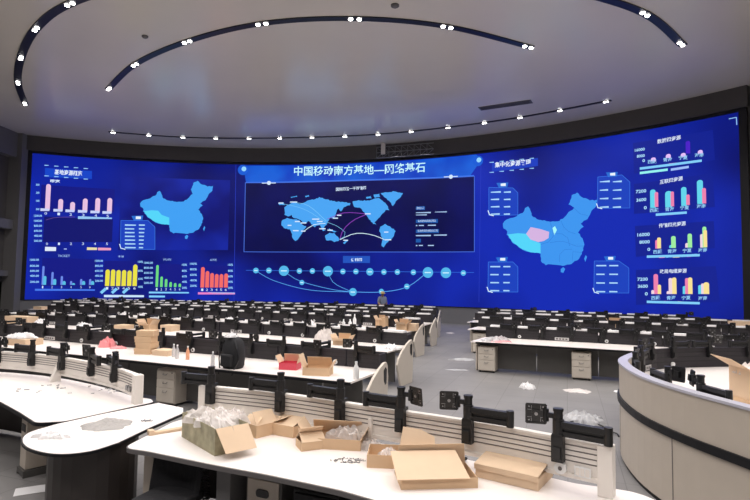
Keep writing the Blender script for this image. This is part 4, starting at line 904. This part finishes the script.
# backpack on the nearest row
x, y = Pt(231, 369); t = thing('backpack', 'black backpack standing on the nearest left desk row', 'backpack', (x, y + .12, Zt), rad(-28)); t.scale = (.9, .9, .92)
m = MB(); prof = [(.17, .13, 0), (.20, .15, .06), (.205, .15, .25), (.19, .14, .40), (.15, .11, .50), (.08, .06, .55)]; V = []; F = []; n = 18
for (a, b, z) in prof:
    for i in range(n):
        c_, s_ = cos(2 * pi * i / n), sin(2 * pi * i / n); V.append((a * abs(c_) ** .6 * (1 if c_ > 0 else -1), b * abs(s_) ** .6 * (1 if s_ > 0 else -1), z))
for k in range(len(prof) - 1):
    for i in range(n): F.append((k * n + i, k * n + (i + 1) % n, (k + 1) * n + (i + 1) % n, (k + 1) * n + i))
F += [tuple(range(n - 1, -1, -1)), tuple((len(prof) - 1) * n + i for i in range(n))]
m.add(V, F); m.build('bag_body', 'black_soft', t, smooth=True)
m = MB(); m.box(-.13, .13, -.21, -.13, .04, .26); m.build('front_pocket', 'black_soft', t, bevel=.03)
m = MB(); m.tube([(-.05, .02, .54), (-.04, .02, .60), (.04, .02, .60), (.05, .02, .54)], .012); m.build('top_handle', 'black', t)
for sx in (-1, 1):
    m = MB(); m.tube([(sx * .12, -.10, .50), (sx * .20, -.13, .36), (sx * .23, -.12, .16), (sx * .17, -.16, .0), (sx * .16, -.20, -.10)], .012, 6); m.build('strap', 'black', t)
sheet('paper_towel', 'white cloth lying on top of the black backpack', x - .03, y + .10, Zt + .50, .20, .16, .07, 'paper', 'cloth', seed=33)
# bottles
def bottle(label, px_, py_, mt, h=.22, r=.033, cap='white', group='bottles on the desks'):
    x, y = Pt(px_, py_); t = thing('bottle', label, 'bottle', (x, y, Zt), 0, group)
    m = MB(); m.lathe([(r * .9, 0), (r, .01), (r, h * .55), (r * .8, h * .68), (r * .4, h * .82), (r * .4, h * .9)], 12); m.build('bottle_body', mt, t, smooth=True)
    m = MB(); m.lathe([(r * .45, h * .9), (r * .45, h)], 10); m.build('cap', cap, t)
bottle('clear bottle beside the flat carton on the nearest row, left of its twin', 173.5, 357, 'film_grey', .24)
bottle('clear bottle on the nearest row between a twin bottle and the orange bottle', 177, 358.6, 'film_grey', .25)
bottle('orange-tinted bottle on the nearest left row', 187.5, 359.5, 'orange_plastic', .24)
bottle('slim clear bottle just left of the black backpack', 212.5, 366, 'film_grey', .24)
bottle('white squeeze bottle with pointed nozzle near the aisle end of the nearest row', 356, 379, 'white', .26, .045)
for k, (a, b, h) in enumerate(((343.5, 326, .26), (350, 326.5, .26), (354.5, 325.5, .42), (262.5, 0, 0))):
    if h:
        x, y = Pt(a, 327.5); t = thing('bottle', 'white bottle on the third left row, %s of three standing together' % ('left-hand', 'middle', 'tall right-hand')[k], 'bottle', (x, y, Zt), 0, 'bottles on the desks')
        m = MB(); m.lathe([(.05, 0), (.055, .02), (.055, h * .6), (.02, h * .8), (.02, h)], 10); m.build('bottle_body', 'white', t, smooth=True)
# stacked cartons
for k, (yb, lb) in enumerate(((0, 'bottom'), (1, 'second'), (2, 'third'), (3, 'topmost'))):
    x, y = Pt(143, 354.5); closed_box('tan carton on the nearest row, %s of the stack of four' % lb, x + (.015 if k % 2 else -.01), y + .14, Zt + k * .112, rad(-10 + (4, -5, 3, 9)[k]), .33, .25, .11, 'stacked cartons', 'card')
x, y = Pt(163, 355.5); closed_box('flat tan carton lying right of the stack of four', x, y + .1, Zt, rad(-24), .38, .28, .10, 'flat cartons on the nearest row', 'card_light')
# red box and open carton
x, y = Pt(289, 370); t2 = carton('red_carton', 'open carton with a red side beside the tan one on the nearest row', x, y + .12, Zt, rad(-10), .30, .26, .11, (None, 110, 70, 120), 'red', group='opened cartons on the nearest row', fl_=.13)
x, y = Pt(317, 376); carton('carton', 'open tan carton with raised flaps on the nearest row by the socket plate', x, y + .14, Zt, rad(-8), .42, .28, .12, (None, 118, 60, 110), 'card', group='opened cartons on the nearest row', fl_=[.1, .12, .16, .2])
# left end of the nearest row
x, y = Pt(17, 345.5); closed_box('wide flat carton at the left end of the nearest row', x, y + .2, Zt, rad(-20), .66, .4, .13, 'flat cartons on the nearest row', 'card_light')
sheet('packing_paper', 'crumpled paper lying on the wide flat carton at the left', x - .05, y + .2, Zt + .14, .6, .35, .10, 'paper', 'paper', seed=35)
sheet('pink_bag', 'crumpled pink plastic bag on the nearest left row', *Pt(107, 347), Zt, .34, .26, .19, 'pink', 'bag', seed=37)
sheet('pink_bag', 'flat pink sheet beside the crumpled pink bag', *Pt(119, 348.5), Zt, .34, .22, .05, 'pink', 'bag', seed=39)
# cartons and papers on the rows behind: (label, x, y(base), w, d, h, kind)
def far_item(label, x0, x1, yb, hpx, mt, kind, dist=0, z=Zt, group='cartons and papers on the rear rows', seed=0):
    a = at(x0, yb, z); b = at(x1, yb, z); w = (b - a).length; h = hpx * a.y / FPX; c_ = (a + b) / 2; r_ = rad(-20); sp = settle(c_.x, c_.y + .15)
    if kind == 'box': closed_box(label, sp.x, sp.y, z, r_, w * .95, .34, h, group, mt)
    elif kind == 'open': carton('carton', label, sp.x, sp.y, z, r_, w * .72, .34, h * .8, (150, 125, 70, 120), mt, group=group, fl_=.16)
    else: sheet('crumpled_paper' if mt == 'paper' else 'packing_film', label, sp.x, sp.y, z, w, .4, h, mt, 'paper' if mt == 'paper' else 'packing film', group, seed)
far_item('wide tan carton at the left on the second left row', 15, 51, 323.5, 8, 'card_light', 'box')
far_item('white crumpled bag right of the wide tan carton on the second row', 60, 73, 323, 6, 'paper', 'sheet', seed=41)
far_item('white paper bundle on the second row above the pink bag', 89, 102, 326, 4, 'paper', 'sheet', seed=43)
far_item('tan carton on the second row left of the slanted lid', 115, 131, 329, 4, 'card_light', 'box')
far_item('tan carton with slanted lid on the second row above the stack of four', 138, 158, 330, 7, 'card', 'open')
far_item('tan carton on the second row right of the slanted-lid carton', 163, 178, 331, 6, 'card_light', 'box')
far_item('crumpled film on the second row left of the tan carton pieces', 317, 336, 341, 12, 'film', 'sheet', seed=45)
far_item('tan carton pieces on the second row before the white film', 332, 352, 345, 5, 'card_light', 'open')
far_item('white paper pile near the aisle end of the second row', 384, 398, 350, 5, 'paper', 'sheet', seed=47)
far_item('white folded sheets on the second row at its aisle end', 366, 384, 350, 3, 'paper', 'sheet', seed=48)
far_item('long tan carton at the left on the third left row', 53, 91, 311.5, 5, 'card', 'box')
far_item('tan wrapped item at the right end of the long carton on the third row', 92, 101, 312.5, 4, 'card_light', 'sheet', seed=49)
far_item('pale tan carton at the far left of the third row', 12, 26, 310.5, 3, 'card_light', 'box')
far_item('open tan carton on the third row, left of the pair by the aisle', 376, 386, 327.5, 9, 'card', 'open')
far_item('upright tan carton piece between the open cartons on the third row', 386, 392, 327, 10, 'card_in', 'box')
far_item('open tan carton with spread flaps on the third row near the aisle', 396, 410, 331, 8, 'card', 'open')
far_item('tall pale tan carton at the aisle end of the third row', 410, 418, 331, 7, 'card_light', 'box')
far_item('white ball of paper on the third row in the middle', 307, 313, 325, 5, 'paper', 'sheet', seed=51)
far_item('white paper sheet on the third row left of the white ball', 299, 306, 325, 3, 'paper', 'sheet', seed=52)
far_item('white papers on the third row above the backpack', 222, 234, 321.5, 4, 'paper', 'sheet', seed=53)
far_item('white papers on the third row in front of the yellow chart', 118, 128, 315.5, 3, 'paper', 'sheet', seed=55)
far_item('white papers on the third row below the green chart', 137, 147, 316.5, 3, 'paper', 'sheet', seed=57)
far_item('tan carton at the right on the second right row', 612, 628, 329, 6, 'card_light', 'open')
far_item('white wrapper on the third right row near its aisle end', 507, 520, 319.5, 4, 'paper', 'sheet', seed=59)
far_item('white paper pile on the third right row near the right pillar', 688, 702, 323, 4, 'paper', 'sheet', seed=61)
far_item('white paper on the second right row at the middle', 636, 650, 323.5, 4, 'paper', 'sheet', seed=63)
far_item('clear wrapped papers at the aisle end of the nearest right row', 484, 512, 342, 4.5, 'film_grey', 'sheet', seed=65)
far_item('pink-edged papers lying before the clear wrap on the nearest right row', 494, 512, 342.5, 1.5, 'pink', 'sheet', seed=67)
a = at(742, 330, Zt)
closed_box('tan carton on the farthest right desks beside the pillar', *settle(12.35, 17.8), Zt, rad(-15), .7, .4, .30, 'cartons at the right pillar', 'card_light')
# right console things
x, y = 4.42, 6.0
closed_box('flat tan carton under the large open carton at the right edge', x, y, Zt, rad(-10), .56, .50, .20, 'closed cartons on the right console', 'card')
carton('carton', 'large open tan carton filled with film at the right edge, on a flat carton', x, y, Zt + .20, rad(-6), .54, .46, .34, (None, None, None, 150), 'card_light', group='opened cartons on the right console', fl_=.24)
sheet('packing_film', 'crumpled clear film filling the large carton on the right console', x, y, Zt + .46, .50, .42, .15, 'film', 'packing film', seed=71, group='crumpled films')

# ============================================================ floor litter
def litter(name, label, x, y, wpx, dm, h, mt, seed, cat='plastic litter'):
    a = at(x, y, 0); w = wpx * a.y / FPX; sheet(name, label, a.x, a.y, 0, w, dm, h, mt, cat, 'plastic litter on the floor', seed, amp=1)
litter('plastic_wrapper', 'long white plastic wrapper on the aisle floor left of the right row', 462, 360, 24, .28, .05, 'film_grey', 81)
litter('plastic_wrapper', 'thin faint plastic strip on the aisle floor below the long wrapper', 458, 370, 22, .16, .015, 'film_grey', 82)
litter('plastic_wrapper', 'white crumpled wrapper on the floor, peaked, below the right row', 527, 388, 13, .32, .12, 'paper', 83)
litter('plastic_wrapper', 'flat white plastic scraps on the floor below the middle drawer unit', 577, 391, 26, .40, .03, 'film', 84)
litter('plastic_wrapper', 'small white scrap at the foot of the beige casing', 617, 392, 5, .15, .03, 'paper', 85)
litter('plastic_bag', 'heap of crumpled grey plastic bags on the floor beside the beige casing', 583, 421, 36, .55, .14, 'film_grey', 86, 'plastic bag')
litter('plastic_bag', 'dark and white plastic bag at the far end of the aisle', 446, 321, 10, .5, .26, 'film_grey', 87, 'plastic bag')
litter('black_bag', 'small black bag behind the pale one at the far end of the aisle', 449, 319.5, 6, .4, .22, 'black', 88, 'plastic bag')
litter('plastic_wrapper', 'faint plastic scraps scattered near the aisle end', 450, 333, 8, .5, .02, 'film', 89)
m = MB(); a = at(598, 433, 0); rnd = random.Random(4); pts = [(.22 * cos(i * .5) * (1 + .3 * sin(i * .9)), .18 * sin(i * .5) + .02 * i - .2, .012 + .03 * abs(sin(i * .4))) for i in range(34)]
m.tube(pts, .011, 5); o = m.build('floor_cable', 'black'); o.location = (a.x, a.y, 0); tag(o, 'tangled black cable on the floor beside the beige casing', 'cable')

# ============================================================ the worker at the video wall
px_, py_ = .42, 27.1
t = thing('person', 'person in a straw hat and grey-blue shirt standing before the video wall', 'person', (px_, py_, 0), rad(35))
J = {'pel': (0, 0, .92), 'ch': (0, .02, 1.20), 'nk': (0, .02, 1.42), 'hd': (0, -.01, 1.50), 'ht': (0, -.02, 1.62),
     'sl': (-.19, .02, 1.36), 'el': (-.26, .0, 1.10), 'wl': (-.22, -.18, .98), 'hl': (-.20, -.25, .97), 'sr': (.19, .02, 1.36), 'er': (.27, .03, 1.10), 'wr': (.26, -.06, .86), 'hr': (.26, -.09, .78),
     'tl': (-.10, 0, .86), 'kl': (-.11, -.02, .48), 'al': (-.12, .02, .08), 'fl': (-.13, -.14, .03), 'tr': (.10, 0, .86), 'kr': (.12, -.02, .48), 'ar': (.13, .03, .08), 'fr': (.14, -.13, .03)}
RAD = {'pel': .15, 'ch': .16, 'nk': .055, 'hd': .085, 'ht': .08, 'sl': .075, 'el': .05, 'wl': .035, 'hl': .04, 'sr': .075, 'er': .05, 'wr': .035, 'hr': .04, 'tl': .09, 'kl': .065, 'al': .045, 'fl': .04, 'tr': .09, 'kr': .065, 'ar': .045, 'fr': .04}
ED = [('pel', 'ch'), ('ch', 'nk'), ('nk', 'hd'), ('hd', 'ht'), ('ch', 'sl'), ('sl', 'el'), ('el', 'wl'), ('wl', 'hl'), ('ch', 'sr'), ('sr', 'er'), ('er', 'wr'), ('wr', 'hr'), ('pel', 'tl'), ('tl', 'kl'), ('kl', 'al'), ('al', 'fl'), ('pel', 'tr'), ('tr', 'kr'), ('kr', 'ar'), ('ar', 'fr')]
def skin(name, keys, edges, radf, mt, extra=None):
    J2 = dict(J); R2 = dict(RAD)
    if extra:
        for k, (co, r) in extra.items(): J2[k] = co; R2[k] = r
    me = bpy.data.meshes.new(name); me.from_pydata([J2[k] for k in keys], [(keys.index(a), keys.index(b)) for a, b in edges], [])
    o = bpy.data.objects.new(name, me); COL.objects.link(o); o.parent = t; me.materials.append(M[mt])
    sk = o.modifiers.new('skin', 'SKIN'); sk.use_smooth_shade = True; me.skin_vertices.new() if not me.skin_vertices else None
    for i, k in enumerate(keys):
        r = R2[k] * radf; me.skin_vertices[0].data[i].radius = (r, r * .8 if k in ('pel', 'ch') else r); me.skin_vertices[0].data[i].use_root = (i == 0)
    s = o.modifiers.new('sub', 'SUBSURF'); s.levels = 1; s.render_levels = 2
    return o
fing = {}; fe = []
for sd, h_, w_ in (('l', 'hl', 'wl'), ('r', 'hr', 'wr')):
    d = (Vector(J[h_]) - Vector(J[w_])).normalized(); sidev = d.cross(Vector((0, 0, 1))).normalized() if sd == 'l' else Vector((0, 1, 0))
    for k in range(5):
        a = Vector(J[h_]) + sidev * (k - 1.5) * .018 if k < 4 else Vector(J[h_]) + sidev * .045; L_ = (.065, .075, .07, .055, .04)[k]
        n1, n2 = 'f%s%d' % (sd, k), 'g%s%d' % (sd, k)
        fing[n1] = (tuple(a + d * L_ * .6), .010); fing[n2] = (tuple(a + d * L_ + Vector((0, -.01, -.01))), .009); fe += [(h_, n1), (n1, n2)]
keys = list(J) + list(fing)
skin('body', keys, ED + fe, 1.0, 'skin', fing)
skin('shirt', ['pel', 'ch', 'sl', 'el', 'sr', 'er', 'nk'], [('pel', 'ch'), ('ch', 'sl'), ('sl', 'el'), ('ch', 'sr'), ('sr', 'er'), ('ch', 'nk')], 1.22, 'shirt')
skin('trousers', ['pel', 'tl', 'kl', 'al', 'tr', 'kr', 'ar'], [('pel', 'tl'), ('tl', 'kl'), ('kl', 'al'), ('pel', 'tr'), ('tr', 'kr'), ('kr', 'ar')], 1.12, 'trousers')
m = MB(); m.lathe([(.17, 1.585), (.175, 1.59), (.105, 1.605), (.10, 1.67), (.06, 1.70)], 20); o = m.build('hat', 'straw', t, smooth=True); o.location = (0, -.015, 0)
m = MB()
for sx in (-1, 1):
    m.lathe([(.006, -.006), (.010, 0), (.006, .006)], 8, T=Matrix.Translation((sx * .030, -.085, 1.545)))
m.build('eyes', 'black', t)
m = MB(); m.cyl((0, -.08, 1.53), (0, -.112, 1.505), .008, .015, 8); m.build('nose', 'skin', t)
m = MB()
for sx in (-1, 1): m.box(sx * .12 - .045, sx * .12 + .05, -.19, .08, 0, .075)
m.build('shoes', 'black', t, bevel=.02)

# ================================================================= light
w = bpy.data.worlds.new('world'); SC.world = w; w.use_nodes = True
w.node_tree.nodes['Background'].inputs[0].default_value = (.30, .30, .33, 1); w.node_tree.nodes['Background'].inputs[1].default_value = .1
vs = SC.view_settings; vs.view_transform = 'Standard'; vs.look = 'None'; vs.gamma = 1; vs.exposure = 0; vs.use_curve_mapping = False
